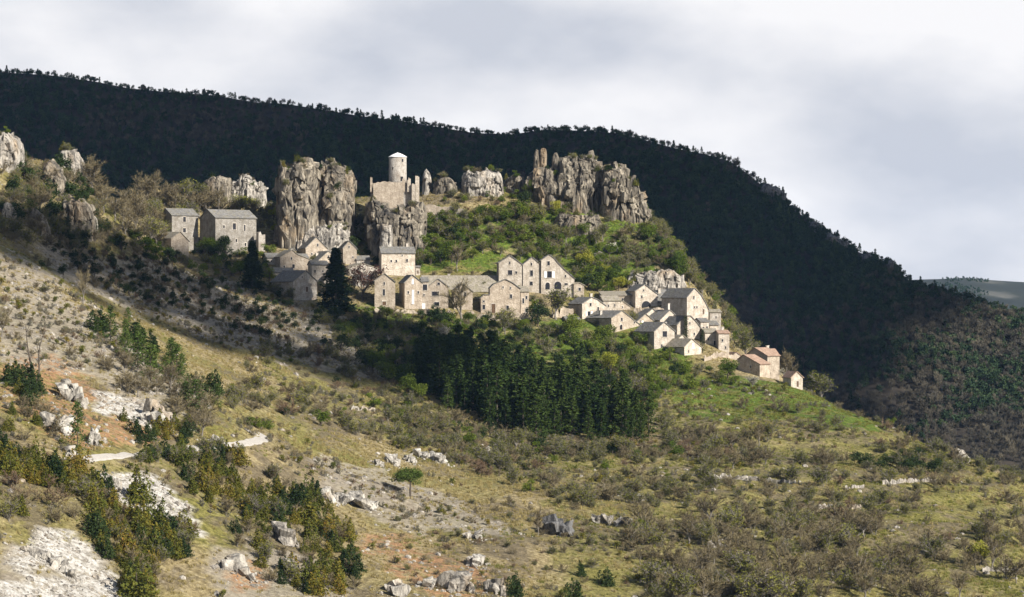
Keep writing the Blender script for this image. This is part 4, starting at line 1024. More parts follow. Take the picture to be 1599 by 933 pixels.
stone_wall('terrace wall under the arched house', [(990,489),(1015,490),(1040,491),(1068,493)], 1.8, 'stone_warm')
stone_wall('long pale stone strip below the garden of the dark conifer', [(575,541),(590,543),(612,548)], 0.9)
stone_wall('wall remnant halfway down the slope beside the pine wood', [(548,641),(565,641),(586,643)], 1.0)

# ------------------------------------------------------------------ track
def track(pts, width):
    g = [ground(*p) for p in pts]
    P = []
    for a, b in zip(g[:-1], g[1:]):
        k = max(1, int((b - a).length / 1.0)); P += [a.lerp(b, i / k) for i in range(k)]
    P.append(g[-1])
    V, Fc = [], []; NW = 6
    for i, p in enumerate(P):
        d = (P[min(i + 2, len(P) - 1)] - P[max(i - 2, 0)]); d.z = 0; d.normalize(); nrm = Vector((-d.y, d.x, 0))
        for k in range(NW + 1):
            q = p + nrm * width * (k / NW - 0.5 + (random.uniform(-.06, .06) if k in (0, NW) else 0))
            V.append((q.x, q.y, float(H(q.x, q.y)) + (0.16 if 0 < k < NW else -0.05)))
    for i in range(len(P) - 1):
        for k in range(NW):
            a = i * (NW + 1) + k; Fc.append((a, a + 1, a + NW + 2, a + NW + 1))
    return V, Fc
TR = [(85,724),(115,720),(150,717),(185,714),(225,709),(265,705),(300,701),(335,698),(365,696),(385,693),(400,690),(411,687),(414,683),(407,679),(396,677),(386,675)]
V_, F_ = track(TR, 1.9)
tag(link('track_road', mesh_of('track_road', V_, F_, [M['road']])), 'pale dirt track bending across the slope', 'track', kind='structure')

# ------------------------------------------------------------------ plants
def rdir(rng, n):
    v = rng.normal(size=(n, 3)); return v / np.linalg.norm(v, axis=1, keepdims=True)

def leaf_tris(rng, C, size, flat=0.0):
    n = len(C); sz = (size * rng.uniform(0.6, 1.4, n))[:, None]
    a = rdir(rng, n); b = rdir(rng, n)
    if flat: a[:, 2] *= (1 - flat); b[:, 2] *= (1 - flat)
    V = np.stack([C - a * sz * 0.6, C + a * sz * 0.6 + b * sz * 0.15, C + b * sz * 0.9], 1).reshape(-1, 3)
    return V, np.arange(3 * n).reshape(n, 3)

def slivers(rng, A, B, w):
    n = len(A); d = B - A; p = np.cross(d, rdir(rng, n)); p /= (np.linalg.norm(p, axis=1, keepdims=True) + 1e-9)
    V = np.stack([A - p * w / 2, A + p * w / 2, B], 1).reshape(-1, 3)
    return V, np.arange(3 * n).reshape(n, 3)

def limb(P, Rr, sides=5):
    """a tapered tube through the points P"""
    P = np.asarray(P, float); V = []; T = []
    for i in range(len(P)):
        d = P[min(i + 1, len(P) - 1)] - P[max(i - 1, 0)]; d = d / (np.linalg.norm(d) + 1e-9)
        u = np.cross(d, [0.3, 0.9, 0.1]); u /= np.linalg.norm(u) + 1e-9; v = np.cross(d, u)
        for k in range(sides):
            a = 2 * math.pi * k / sides; V.append(P[i] + (u * math.cos(a) + v * math.sin(a)) * Rr[i])
    for i in range(len(P) - 1):
        for k in range(sides):
            a, b = i * sides + k, i * sides + (k + 1) % sides
            T += [(a, b, b + sides), (a, b + sides, a + sides)]
    return np.array(V), np.array(T)

def join(parts):
    V, T, o = [], [], 0
    for v, t in parts:
        V.append(v); T.append(t + o); o += len(v)
    return np.concatenate(V), np.concatenate(T)

def lobes_pts(rng, n, lobes, inner=0.45):
    L = np.array(lobes); w = L[:, 3] * L[:, 4] * L[:, 5]; k = rng.choice(len(L), n, p=w / w.sum())
    r = rng.uniform(inner ** 2, 1, n) ** 0.5
    return L[k, :3] + rdir(rng, n) * r[:, None] * L[k, 3:6]

class Proto:
    """a plant kind: crown mesh, trunk mesh (and both joined) at a nominal height"""
    def __init__(self, name, h, crown, cmat, trunk, tmat):
        self.h = h
        self.crown = tri_mesh(name + '_crown', crown[0], crown[1], [M[cmat]])
        self.trunk = tri_mesh(name + '_trunk', trunk[0], trunk[1], [M[tmat]])
        V, T = join([crown, trunk])
        self.whole = tri_mesh(name, V, T, [M[cmat], M[tmat]], np.concatenate([np.zeros(len(crown[1]), int), np.ones(len(trunk[1]), int)]))

def bare(seed, h=4.0, wid=1.0, cmat='twig_grey', tree=False, ntw=30, leafmat=None, tw=0.055, nm='bare_shrub'):
    rng = np.random.default_rng(seed); tr = []; A = []; B = []
    starts = []
    if tree:
        top = np.array([rng.uniform(-.05, .05) * h, rng.uniform(-.05, .05) * h, h * 0.27])
        tr.append(limb([[0, 0, -0.5], top * 0.5 + [0.03 * h, 0, 0], top], [0.035 * h, 0.028 * h, 0.024 * h], 6))
        starts = [top * rng.uniform(0.7, 1.0) for _ in range(6)]
    else:
        starts = [np.array([rng.uniform(-.12, .12) * h * wid, rng.uniform(-.12, .12) * h * wid, -0.3]) for _ in range(7)]
    for s0 in starts:
        az = rng.uniform(0, 2 * math.pi); til = rng.uniform(0.1, 0.75) * wid
        d = np.array([math.cos(az) * math.sin(til), math.sin(az) * math.sin(til), math.cos(til)])
        L = h * rng.uniform(0.5, 0.72) * (0.85 if tree else 1.0)
        P = [s0 + d * L * t + np.array([0, 0, 0.06 * h * t * t]) + rng.normal(size=3) * 0.02 * h * t for t in (0, .33, .66, 1)]
        r = 0.016 * h if tree else 0.010 * h
        tr.append(limb(P, [r, r * .75, r * .5, r * .2], 4))
        P = np.array(P)
        for k in range(7):
            t = rng.uniform(0.25, 1.0); b0 = np.array([np.interp(t, (0, .33, .66, 1), P[:, j]) for j in range(3)])
            dd = d + rdir(rng, 1)[0] * 0.95; dd[2] = abs(dd[2]) * 0.8 + 0.15; dd /= np.linalg.norm(dd)
            l2 = h * rng.uniform(0.16, 0.34)
            b1 = b0 + dd * l2
            tr.append(limb([b0, (b0 + b1) / 2 + rng.normal(size=3) * .01 * h, b1], [r * .45, r * .3, r * .12], 3))
            tt = rng.uniform(0.1, 1, ntw)[:, None]; a = b0 + (b1 - b0) * tt
            e = dd * 0.5 + rdir(rng, ntw) * 0.8; e[:, 2] = e[:, 2] * 0.8 + 0.25
            A.append(a); B.append(a + e * h * rng.uniform(0.07, 0.17, ntw)[:, None])
    A = np.concatenate(A); B = np.concatenate(B)
    cr = slivers(rng, A, B, tw)
    if leafmat is not None:
        keep = rng.random(len(B)) < 0.75
        lv = leaf_tris(rng, B[keep] + rng.normal(size=(keep.sum(), 3)) * 0.03 * h, 0.045 * h)
        # leaves carry the crown, twigs go with the wood
        tr.append(cr); cr = lv; cmat = leafmat
    return Proto(nm, h, cr, cmat, join(tr), 'bark_grey' if cmat != 'red' else 'bark')

def bush(seed, h=3.0, w=1.0, mat='fresh', n=900, ls=0.2, nm='leafy_bush', tree=False):
    rng = np.random.default_rng(seed); lob = []
    z0 = 0.34 if tree else 0.12
    for k in range(9):
        a = rng.uniform(0, 6.28); rr = rng.uniform(0.05, 0.33) * w
        z = rng.uniform(z0 + 0.14, 0.82); sh = 1.0 - 0.5 * abs(z - 0.5)
        r = rng.uniform(0.15, 0.27) * sh
        lob.append((math.cos(a) * rr * h, math.sin(a) * rr * h, z * h, r * h * w, r * h * w, r * h * 0.85))
    cr = leaf_tris(rng, lobes_pts(rng, n, lob), ls)
    tr = [limb([[0, 0, -0.5], [0.02 * h, 0, 0.25 * h], [0, 0.02 * h, 0.6 * h]], [0.03 * h, 0.022 * h, 0.008 * h])]
    for l in lob: tr.append(limb([[0, 0, (z0 * 0.7) * h], [l[0] * .5, l[1] * .5, l[2] * .7], [l[0], l[1], l[2]]], [0.014 * h, 0.01 * h, 0.004 * h], 3))
    return Proto(nm, h, cr, mat, join(tr), 'bark')

def juniper(seed, h=4.5, mat='juniper', n=1500, nm='juniper', w=1.45):
    rng = np.random.default_rng(seed); C = []
    k = rng.integers(5, 9)
    for i in range(k):
        a = rng.uniform(0, 6.28); rr = 0 if i == 0 else rng.uniform(0.06, 0.20) * h * w
        hh = h * (1.0 if i == 0 else rng.uniform(0.45, 0.88)); br = h * rng.uniform(0.13, 0.2) * w
        m = n // k; t = rng.uniform(0, 1, m) ** 1.3
        rad = br * (1 - t) ** 0.75 * (0.55 + 0.45 * np.sqrt(rng.random(m))) * (1 + 0.35 * np.sin(t * 25 + i)); an = rng.uniform(0, 6.28, m)
        C.append(np.stack([math.cos(a) * rr + np.cos(an) * rad, math.sin(a) * rr + np.sin(an) * rad, 0.03 * h + t * hh * 0.97], 1))
    C = np.concatenate(C); V, T = leaf_tris(rng, C, 0.30 * h / 4.5)
    tr = limb([[0, 0, -0.4], [0, 0.02, 0.4 * h], [0, 0, 0.8 * h]], [0.025 * h, 0.015 * h, 0.005 * h])
    return Proto(nm, h, (V, T), mat, tr, 'bark')

def conifer(seed, h=16, r=3.5, mat='pine', start=0.05, nb=110, per=14, ls=0.62, pw=0.75, nm='pine', droop=0.15):
    rng = np.random.default_rng(seed); C = []; tr = [limb([[0, 0, -1], [0.1, 0, 0.5 * h], [0, 0, h]], [0.016 * h, 0.011 * h, 0.002 * h], 6)]
    for i in range(nb):
        t = start + (1 - start) * (i / nb) ** 0.9; z = h * t; L = r * (1 - (t - start) / (1 - start)) ** pw * rng.uniform(0.6, 1.15) + 0.15
        a = rng.uniform(0, 6.28); d = np.array([math.cos(a), math.sin(a), rng.uniform(min(-droop, 0.25), max(-droop, 0.25))])
        u = rng.uniform(0.15, 1, per) ** 0.8
        pts = np.array([0, 0, z]) + d * (u * L)[:, None]; pts[:, 2] -= droop * L * u ** 2
        C.append(pts + rng.normal(size=(per, 3)) * 0.2)
        if i % 4 == 0: tr.append(limb([[0, 0, z], list(np.array([0, 0, z]) + d * L * .6)], [0.05, 0.02], 3))
    V, T = leaf_tris(rng, np.concatenate(C), ls, 0.35)
    return Proto(nm, h, (V, T), mat, join(tr), 'bark')

def umbrella(seed, h=6.0):
    rng = np.random.default_rng(seed); lob = []
    for k in range(22):
        a = rng.uniform(0, 6.28); rr = 0.46 * h * math.sqrt(rng.random())
        lob.append((math.cos(a) * rr, math.sin(a) * rr, h * (0.82 - 0.9 * (rr / h) ** 2) + rng.uniform(-.10, .03) * h, 0.17 * h, 0.17 * h, 0.13 * h))
    cr = leaf_tris(rng, lobes_pts(rng, 4200, lob, 0.3), 0.22)
    tr = [limb([[0, 0, -0.6], [0.05, 0, 0.25 * h], [-0.05, 0, 0.5 * h], [0, 0, 0.75 * h]], [0.2, 0.17, 0.14, 0.05], 7)]
    for l in lob: tr.append(limb([[0, 0, 0.48 * h], [l[0] * .6, l[1] * .6, 0.6 * h], [l[0], l[1], l[2]]], [0.09, 0.06, 0.02], 4))
    return Proto('umbrella_pine', h, cr, 'pine_light', join(tr), 'bark')

def twin(seed, h=8.0):
    """two slim crooked dead stems with a few thin branches"""
    rng = np.random.default_rng(seed); tr = []; A = []; B = []
    for sx, bend in ((-0.35, -0.9), (0.35, 0.7)):
        P = [np.array([sx + bend * 0.9 * t * (1.2 - 0.35 * math.sin(3.1 * t)) + 0.12 * math.sin(7 * t), 0.15 * math.sin(4 * t), -0.5 + (h + 0.5) * t * (1.0 if sx < 0 else 0.85)]) for t in np.linspace(0, 1, 9)]
        tr.append(limb(P, np.linspace(0.17, 0.03, 9), 6))
        for k in range(7):
            t = rng.integers(3, 8); b0 = P[t]; d = rdir(rng, 1)[0]; d[2] = abs(d[2]) + 0.5; b1 = b0 + d * rng.uniform(0.5, 1.3)
            tr.append(limb([b0, b1], [0.05, 0.012], 4))
            a = b0 + (b1 - b0) * rng.uniform(0.3, 1, 9)[:, None]; A.append(a); B.append(a + (rdir(rng, 9) * 0.4 + np.array([0, 0, 0.3])))
    return Proto('twin_dead_tree', h, slivers(rng, np.concatenate(A), np.concatenate(B), 0.05), 'bark_grey', join(tr), 'bark')

PR = dict(
    twin=[twin(233)],
    bare=[bare(100 + i) for i in range(4)],
    brown=[bare(110 + i, cmat='twig_brown') for i in range(3)],
    bare_tree=[bare(120 + i, h=8, tree=True, ntw=38, tw=0.085, nm='bare_tree') for i in range(4)],
    bud=[bare(130 + i, cmat='twig_grey', leafmat='bud', nm='budding_shrub') for i in range(4)],
    bud_tree=[bare(140 + i, h=8, tree=True, leafmat='bud', tw=0.08, nm='budding_tree') for i in range(3)],
    fresh=[bush(150 + i) for i in range(3)],
    fresh_tree=[bush(155 + i, h=7, n=1700, ls=0.34, tree=True, w=0.95, nm='leafy_tree') for i in range(3)],
    dark=[bush(160 + i, mat='dark') for i in range(3)],
    dark_tree=[bush(165 + i, h=7, mat='dark', n=2000, ls=0.36, nm='evergreen_tree') for i in range(2)],
    yellow=[bush(170 + i, h=6, mat='yellow', n=1300, ls=0.3, tree=True, nm='yellow_tree') for i in range(2)],
    blossom=[bare(175 + i, h=6, tree=True, leafmat='blossom', tw=0.07, nm='blossom_tree') for i in range(2)],
    red=[bare(178, h=8, tree=True, leafmat='red', tw=0.09, nm='copper_tree')],
    juniper=[juniper(180 + i) for i in range(5)],
    juniper_dark=[juniper(187 + i, mat='dark', nm='dark_juniper') for i in range(3)],
    pine=[conifer(190 + i, r=(3.5, 2.9, 4.0, 3.2, 3.7, 3.0)[i], pw=(0.5, 0.62, 0.42, 0.45, 0.55, 0.4)[i], ls=0.7) for i in range(6)],
    pine_light=[conifer(200 + i, h=7, r=2.3, mat='pine_light', nb=60, ls=0.36, start=0.06, nm='young_pine', pw=0.6) for i in range(3)],
    spruce=[conifer(210 + i, h=18, r=4.9, mat='dark', nb=230, per=24, ls=0.85, start=0.02, pw=0.85, nm='dark_conifer', droop=0.35) for i in range(2)],
    cypress=[conifer(220, h=9, r=0.95, mat='dark', nb=110, per=9, ls=0.3, start=0.02, pw=0.4, nm='cypress', droop=-0.6)],
    umbrella=[umbrella(230)],
)

def plant(kind, loc, h, label, cat, name, group=None, whole=True, k=None, wx=1.0):
    p = PR[kind][random.randrange(len(PR[kind])) if k is None else k]
    s = h / p.h; rz = random.uniform(0, 6.28)
    if whole:
        o = link(name, p.whole, loc=loc); o.rotation_euler = (0, 0, rz); o.scale = (s * wx, s * wx, s)
    else:
        o = empty(name, loc, rz); o.scale = (s * wx, s * wx, s)
        link('trunk', p.trunk, o); link('crown', p.crown, o)
    tag(o, label, cat, group)
    return o

PLACED = []
def clear_of_houses(px, top, base, w, Y, tol=0.35):
    for (l, r, t, b, hy) in RECTS:
        if Y < hy + 4:
            ox = min(px + w / 2, r) - max(px - w / 2, l); oy = min(base, b - 2) - max(top, t)
            if ox > tol * (r - l) * 0.5 and oy > 0.22 * (b - t): return False
            if hy - 1 < Y < hy + 4 and ox > 0: return False
    return True

LM = [(641,765,'lone round pine'),(640,715,'white rock row'),(870,825,'dark leaning slab'),(1160,750,'long terrace wall'),(1420,756,'short terrace wall'),(1310,796,'curved terrace wall'),(1270,862,'low wall stub'),
 (1120,858,'wall remnant'),(998,825,'bright rounded bush'),(1244,597,'white hut'),(1180,567,'tiled farm'),(1130,538,'tower like house'),(1082,548,'lowest gabled house'),(1037,532,'square windowed house'),
 (975,508,'broad arched house'),(925,488,'shuttered house'),(889,515,'bright green tree'),(840,495,'dark round evergreen'),(780,470,'lopsided gable'),(718,475,'big bare tree'),(645,460,'white striped house'),
 (600,460,'slot windowed gable'),(524,440,'tall black conifer'),(394,425,'dark conifer'),(477,450,'shaded gabled house'),(622,410,'square pale house'),(831,425,'three white gables'),(460,310,'dark rock tower'),
 (520,320,'pale rock tower'),(620,300,'castle wall'),(690,335,'small rampart arch'),(755,285,'fluted rock block'),(850,250,'rock pinnacles'),(905,280,'main crag'),(985,310,'sloping crag'),(905,350,'short dark cliff'),
 (1025,440,'broken cliff band'),(935,402,'pale boulder'),(368,365,'long manor'),(288,352,'stacked window house'),(280,385,'gabled barn'),(385,290,'jagged outcrop'),(12,235,'cut white cliff'),(108,255,'rounded white cliff'),
 (115,325,'shaded grey cliff'),(55,350,'shaded outcrop'),(130,450,'thin leafless tree'),(54,555,'twin dead tree'),(121,670,'tall slim juniper'),(405,684,'track bend'),(160,715,'pale track'),(240,785,'upper scree'),
 (130,890,'lower scree'),(550,780,'broken white ledge'),(616,918,'big pale boulder'),(720,905,'cracked ledge'),(775,915,'bottom grey rock'),(953,568,'yellow flowering tree'),(1410,735,'evergreen clump'),
 (1500,712,'bare stone mound'),(1530,865,'yellow terrace tree'),(1000,870,'small leafless tree'),(450,830,'grey slabs'),(375,890,'orange rock rib'),(245,640,'white rock rib'),(906,905,'dark grass junipers'),
 (1009,455,'great arch house'),(1192,668,'meadow yellow bush'),(567,641,'halfway wall remnant'),(590,543,'pale stone strip'),(693,525,'white blossoming bush'),(910,541,'low terrace wall'),(340,695,'bend rocks'),(755,702,'flat pale rock'),(1560,893,'lowest wall line'),(1250,580,'blossoming trees')]
def where(px, py):
    x0, y0, nm = min(LM, key=lambda l: (px - l[0]) ** 2 + (1.3 * (py - l[1])) ** 2)
    dx, dy = px - x0, py - y0; d = math.hypot(dx, dy)
    a = math.degrees(math.atan2(-dy, dx)) % 360
    rel = ['right of', 'above and right of', 'above', 'above and left of', 'left of', 'below and left of', 'below', 'below and right of'][int((a + 22.5) // 45) % 8]
    return ('just ' if d < 28 else 'far ' if d > 75 else '') + rel + ' the ' + nm

def scatter(poly, n, kinds, hm, label, cat, name, group, mind=10, whole=True, wx=(0.9, 1.3), houses=True, tries=60, clump=False):
    """plants on the hillside inside an outline; kinds = {kind: weight}"""
    xs_ = [p[0] for p in poly]; ys_ = [p[1] for p in poly]
    got = 0; pts = []
    ks = list(kinds); ws = [kinds[k] for k in ks]
    for _ in range(n * tries):
        if got >= n: break
        px, py = random.uniform(min(xs_), max(xs_)), random.uniform(min(ys_), max(ys_))
        if not in_poly(np.array([px]), np.array([py]), poly)[0]: continue
        if any((px - a) ** 2 + ((py - b) * 1.7) ** 2 < mind * mind for a, b in pts): continue
        g = ground(px, py)
        if g is None: continue
        if clump and float(fbm(np.array([g.x / 17]), np.array([g.y / 26]), 0.5, 3, 301)[0]) * 1.25 < random.uniform(-0.32, 0.42): continue
        h = random.uniform(*hm) if random.random() < 0.7 else random.uniform(hm[0], (hm[0] + hm[1]) / 2)
        hp = h / g.y * F
        if houses and not clear_of_houses(px, py - hp, py, hp * 0.8, g.y): continue
        pts.append((px, py)); got += 1
        rel_h = (h - hm[0]) / (hm[1] - hm[0]); size = 'large ' if rel_h > 0.62 else 'small ' if rel_h < 0.2 else ''
        plant(random.choices(ks, ws)[0], (g.x, g.y, g.z - 0.1), h, size + label + ' ' + where(px, py - hp * 0.5), cat, name, group, whole, wx=random.uniform(*wx))
    return got

def single(kind, px, py, hp, label, cat, name, k=None, wx=1.0, Y=None):
    """one particular plant: its foot and its height in the picture"""
    g = ground(px, py)
    if g is None or Y is not None: g = at(px, py, Y or 880); g.z = min(g.z, float(H(g.x, g.y)) + 0.2)
    return plant(kind, (g.x, g.y, g.z - 0.15), hp / F * g.y, label, cat, name, None, False, k, wx)

# --- particular trees
single('umbrella', 641, 776, 50, 'lone round headed pine on the bare slope', 'pine tree', 'umbrella_pine', wx=1.12)
single('spruce', 524, 486, 98, 'tall black conifer towering over the village edge', 'conifer', 'dark_conifer', 0, 1.3)
single('spruce', 394, 452, 74, 'dark conifer below the manor', 'conifer', 'dark_conifer', 1, 1.25)
single('dark_tree', 840, 512, 42, 'dark round evergreen beside the retaining wall', 'evergreen tree', 'evergreen_tree', 0, 0.95)
single('dark_tree', 352, 402, 38, 'dark round evergreen against the manor wall', 'evergreen tree', 'evergreen_tree', 1)
single('fresh_tree', 326, 402, 36, 'bushy green tree covering the manor corner', 'tree', 'leafy_tree', 0, 1.2)
single('fresh_tree', 889, 530, 42, 'bright green tree below the shuttered house', 'tree', 'leafy_tree', 1, 1.25)
single('fresh_tree', 942, 540, 36, 'green tree in front of the broad arched house', 'tree', 'leafy_tree', 2, 1.1)
single('fresh', 1000, 540, 22, 'clipped yellow green hedge ball beside the white gabled house', 'bush', 'leafy_bush', 0, 1.5)
single('dark', 1037, 552, 14, 'dark shrub growing at the door of the white gabled house', 'shrub', 'dark_shrub', 0)
single('yellow', 953, 590, 42, 'bright yellow flowering tree above the pine wood', 'tree', 'yellow_tree', 0)
single('yellow', 1530, 885, 44, 'yellow tinted small tree on the lowest terrace', 'tree', 'yellow_tree', 1, 0.9)
single('yellow', 912, 425, 36, 'yellow flowering bush behind the last white gable', 'tree', 'yellow_tree', 1)
single('yellow', 868, 336, 24, 'yellow budding tree at the foot of the main crag', 'tree', 'yellow_tree', 0)
single('yellow', 1192, 674, 16, 'small yellow bush alone on the meadow', 'bush', 'yellow_bush', 0, 0.7)
single('cypress', 1071, 534, 40, 'slim cypress between the two pale houses', 'cypress', 'cypress_tree', 0)
single('cypress', 1097, 551, 36, 'slim cypress beside the lowest gabled house', 'cypress', 'cypress_tree', 0)
single('red', 568, 470, 58, 'dark copper leaved tree between the conifer and the lower row', 'tree', 'copper_tree', 0, 1.2)
single('blossom', 1236, 594, 44, 'pale blossoming tree beside the tiled farm', 'tree', 'blossom_tree', 0, 1.3)
single('blossom', 1262, 602, 32, 'pale blossoming tree sheltering the white hut', 'tree', 'blossom_tree', 1, 1.2)
single('blossom', 1175, 606, 18, 'low blossoming bush below the tiled farm', 'bush', 'blossom_bush', 0, 1.3)
single('blossom', 693, 534, 22, 'white blossoming bush above the pine wood', 'bush', 'blossom_bush', 1, 1.2)
single('bare_tree', 1226, 560, 54, 'tall bare tree behind the tiled farm', 'tree', 'bare_tree', 0, 1.0, 800)
single('bud_tree', 1165, 548, 40, 'olive budding tree at the end of the village', 'tree', 'budding_tree', 0, 1.2, 806)
single('bud_tree', 1280, 604, 50, 'round olive tree on the skyline past the blossoming trees', 'tree', 'budding_tree', 1, 1.1, 782)
single('fresh_tree', 1136, 592, 34, 'dark green leafy tree below the end houses', 'tree', 'leafy_tree', 1, 1.2)
single('fresh_tree', 998, 836, 28, 'bright green rounded bush on the terraces', 'bush', 'leafy_bush', 2, 1.25)
single('bare_tree', 718, 506, 66, 'big bare tree in front of the lower row', 'tree', 'bare_tree', 1, 1.0)
single('bud_tree', 868, 500, 48, 'budding tree below the arches of the white gables', 'tree', 'budding_tree', 2, 1.3)
tt_ = single('twin', 54, 598, 92, 'twin stemmed dead tree on the near rocky slope', 'tree', 'dead_tree', 0, 1.0); tt_.rotation_euler = (0, 0, 0.2)
single('bare_tree', 2, 526, 50, 'bare tree cut by the picture edge on the near slope', 'tree', 'bare_tree', 3, 0.7)
single('bare_tree', 130, 476, 54, 'thin leafless tree on the shaded slope', 'tree', 'bare_tree', 0, 0.6)
single('bare_tree', 840, 838, 44, 'spindly leafless tree beside the dark leaning slab', 'tree', 'bare_tree', 1, 0.6)
single('bare_tree', 1000, 884, 34, 'small leafless tree on the dry lower slope', 'tree', 'bare_tree', 2, 0.7)
single('bare_tree', 205, 275, 44, 'pale leafless tree on the saddle skyline', 'tree', 'bare_tree', 3, 0.9, 870)
single('bare_tree', 715, 425, 42, 'pale trunked bare tree on the castle hill', 'tree', 'bare_tree', 0, 0.8)
single('dark_tree', 818, 328, 32, 'dark green ivy bush against the main crag', 'evergreen tree', 'evergreen_tree', 0, 1.0)
single('fresh_tree', 830, 312, 34, 'bright ivy covered bush under the pinnacles', 'bush', 'leafy_bush', 0, 0.9)
single('fresh_tree', 1056, 432, 44, 'green tree overhanging the cliff band', 'tree', 'leafy_tree', 1, 1.0)
single('pine_light', 121, 706, 78, 'tall slim juniper between the ledges above the track', 'juniper', 'tall_juniper', 0, 0.75)
single('juniper', 228, 722, 34, 'bushy juniper standing on the track edge', 'juniper', 'juniper', 0)
single('juniper', 213, 786, 62, 'tall juniper growing over the scree', 'juniper', 'juniper', 1)
single('juniper', 371, 726, 38, 'juniper at the bend of the track', 'juniper', 'juniper', 2, 1.3)
single('juniper_dark', 806, 932, 42, 'dark juniper on the lowest edge of the bare slope', 'juniper', 'dark_juniper', 0)
single('juniper_dark', 893, 942, 40, 'dark juniper in the middle of the bottom edge', 'juniper', 'dark_juniper', 1)
single('juniper_dark', 905, 900, 26, 'small dark juniper on the dry grass', 'juniper', 'dark_juniper', 2)
single('juniper_dark', 948, 916, 32, 'dark juniper on the dry grass, beside the smaller one', 'juniper', 'dark_juniper', 0, 1.2)
single('juniper', 213, 940, 70, 'big juniper at the end of the lower scree', 'juniper', 'juniper', 3, 1.1)

# --- the pine wood
WOOD = [(640,600),(672,585),(735,596),(800,612),(870,628),(950,645),(1012,664),(1026,686),(1000,697),(960,690),(920,697),(880,684),(840,690),(800,674),(770,672),(740,652),(700,645),(670,622)]
scatter(WOOD, 150, {'pine': 1}, (7.5, 15.5), 'dark pine of the dense wood', 'pine tree', 'pine_tree', 'pines of the dark wood', mind=9, whole=False, wx=(0.85, 1.35), houses=False)
scatter([(660,600),(720,585),(800,605),(850,622),(800,650),(720,625)], 34, {'pine': 1}, (11, 15.5), 'tall dark pine', 'pine tree', 'pine_tree', 'tall pines of the dark wood', mind=12, whole=False, wx=(0.9, 1.15), houses=False)
scatter([(655,640),(700,655),(760,680),(830,698),(900,702),(960,704),(1030,704),(1040,690),(1030,660),(1050,660),(1060,715),(960,722),(860,716),(760,698),(690,672),(650,655)], 60, {'bud': 2, 'bare': 2, 'fresh': .7, 'dark': .8, 'bud_tree': .6}, (2.2, 5.2), 'scrubby woodside shrub', 'shrub', 'woodside_shrub', 'shrubs at the foot of the wood', mind=10)
scatter([(490,490),(560,500),(640,515),(720,540),(700,580),(650,590),(655,630),(600,600),(530,550)], 80, {'dark': 2, 'dark_tree': .8, 'fresh': 1.2, 'bud': 1.4, 'fresh_tree': .6, 'bare': 1}, (2.8, 6.4), 'dark wooded bank bush', 'bush', 'bank_bush', 'bushes on the wooded bank', mind=11)
scatter([(640,500),(760,508),(900,530),(1000,560),(1040,600),(1030,650),(960,630),(860,600),(760,575),(680,560)], 90, {'fresh': 2, 'dark': 1.6, 'bud': 1.8, 'fresh_tree': 1, 'dark_tree': .5, 'bud_tree': .8}, (3, 6.6), 'leafy bank bush', 'bush', 'bank_bush', 'bushes between the village and the wood', mind=11)
scatter([(415,395),(560,395),(600,440),(560,470),(500,472),(430,470),(410,430)], 30, {'dark': 1, 'bud': 1.2, 'bare': 1, 'fresh': .8}, (2.4, 4.6), 'upper village bush', 'bush', 'village_bush', 'bushes between the upper houses', mind=10)
scatter([(640,425),(790,430),(830,455),(900,470),(1000,500),(1080,520),(1110,545),(1060,560),(960,530),(880,500)], 44, {'dark': .8, 'bud': 1.4, 'bare': .8, 'fresh': 1.2}, (2, 4), 'village bush', 'bush', 'village_bush', 'bushes between the village houses', mind=10)
scatter([(210,712),(300,706),(380,702),(375,722),(300,724),(220,730)], 16, {'juniper': 1, 'juniper_dark': .6, 'bud': 1}, (2.4, 4), 'track verge bush', 'bush', 'verge_bush', 'bushes on the track verge', mind=12)
scatter([(370,674),(392,668),(420,672),(425,662),(380,660)], 7, {'bud': 1, 'fresh': 1}, (1.8, 3), 'yellow green verge bush', 'bush', 'verge_bush', 'bushes where the track vanishes', mind=9)
scatter([(645,570),(700,570),(760,592),(820,612),(700,610),(650,615)], 22, {'pine': 1}, (8, 12), 'dark pine of the uphill fringe', 'pine tree', 'pine_tree', 'pines on the uphill fringe', mind=14, whole=False, wx=(0.9, 1.2), houses=False)
# --- lower slopes
BELT1 = [(0,700),(85,735),(120,735),(150,760),(190,800),(250,820),(330,845),(300,870),(250,880),(230,935),(185,925),(170,880),(120,840),(80,815),(0,815)]
scatter(BELT1, 86, {'juniper': 4, 'juniper_dark': .9, 'bud': .6}, (2.6, 5.6), 'yellowish bushy juniper', 'juniper', 'juniper', 'junipers beside the scree', clump=True, mind=13)
scatter(BELT1, 30, {'bare': 1, 'brown': 1}, (3, 5), 'grey leafless shrub among junipers', 'shrub', 'bare_shrub', 'bare shrubs beside the scree', mind=22)
BELT2 = [(285,705),(340,720),(380,725),(440,750),(490,770),(530,820),(565,880),(560,925),(500,935),(430,920),(395,870),(350,850),(310,790),(275,735)]
scatter(BELT2, 88, {'juniper': 4, 'juniper_dark': 1.1, 'bud': .6}, (2.4, 5.2), 'olive bushy juniper', 'juniper', 'juniper', 'junipers below the track bend', clump=True, mind=13)
scatter(BELT2, 32, {'bare': 1}, (2.6, 4.4), 'grey twiggy shrub among junipers', 'shrub', 'bare_shrub', 'bare shrubs below the track bend', mind=24)
scatter([(130,505),(185,505),(262,560),(338,610),(345,660),(300,650),(240,600),(150,545)], 26, {'pine_light': 1, 'juniper_dark': .5}, (4.5, 8), 'green young pine', 'pine tree', 'young_pine', 'young pines beyond the near ridge', mind=15, whole=False)
scatter([(150,560),(230,600),(330,640),(320,690),(260,650),(180,610)], 22, {'bare': 2, 'bare_tree': 1}, (3.5, 6.5), 'grey leafless ridge shrub', 'shrub', 'bare_shrub', 'bare shrubs on the near ridge', mind=16)
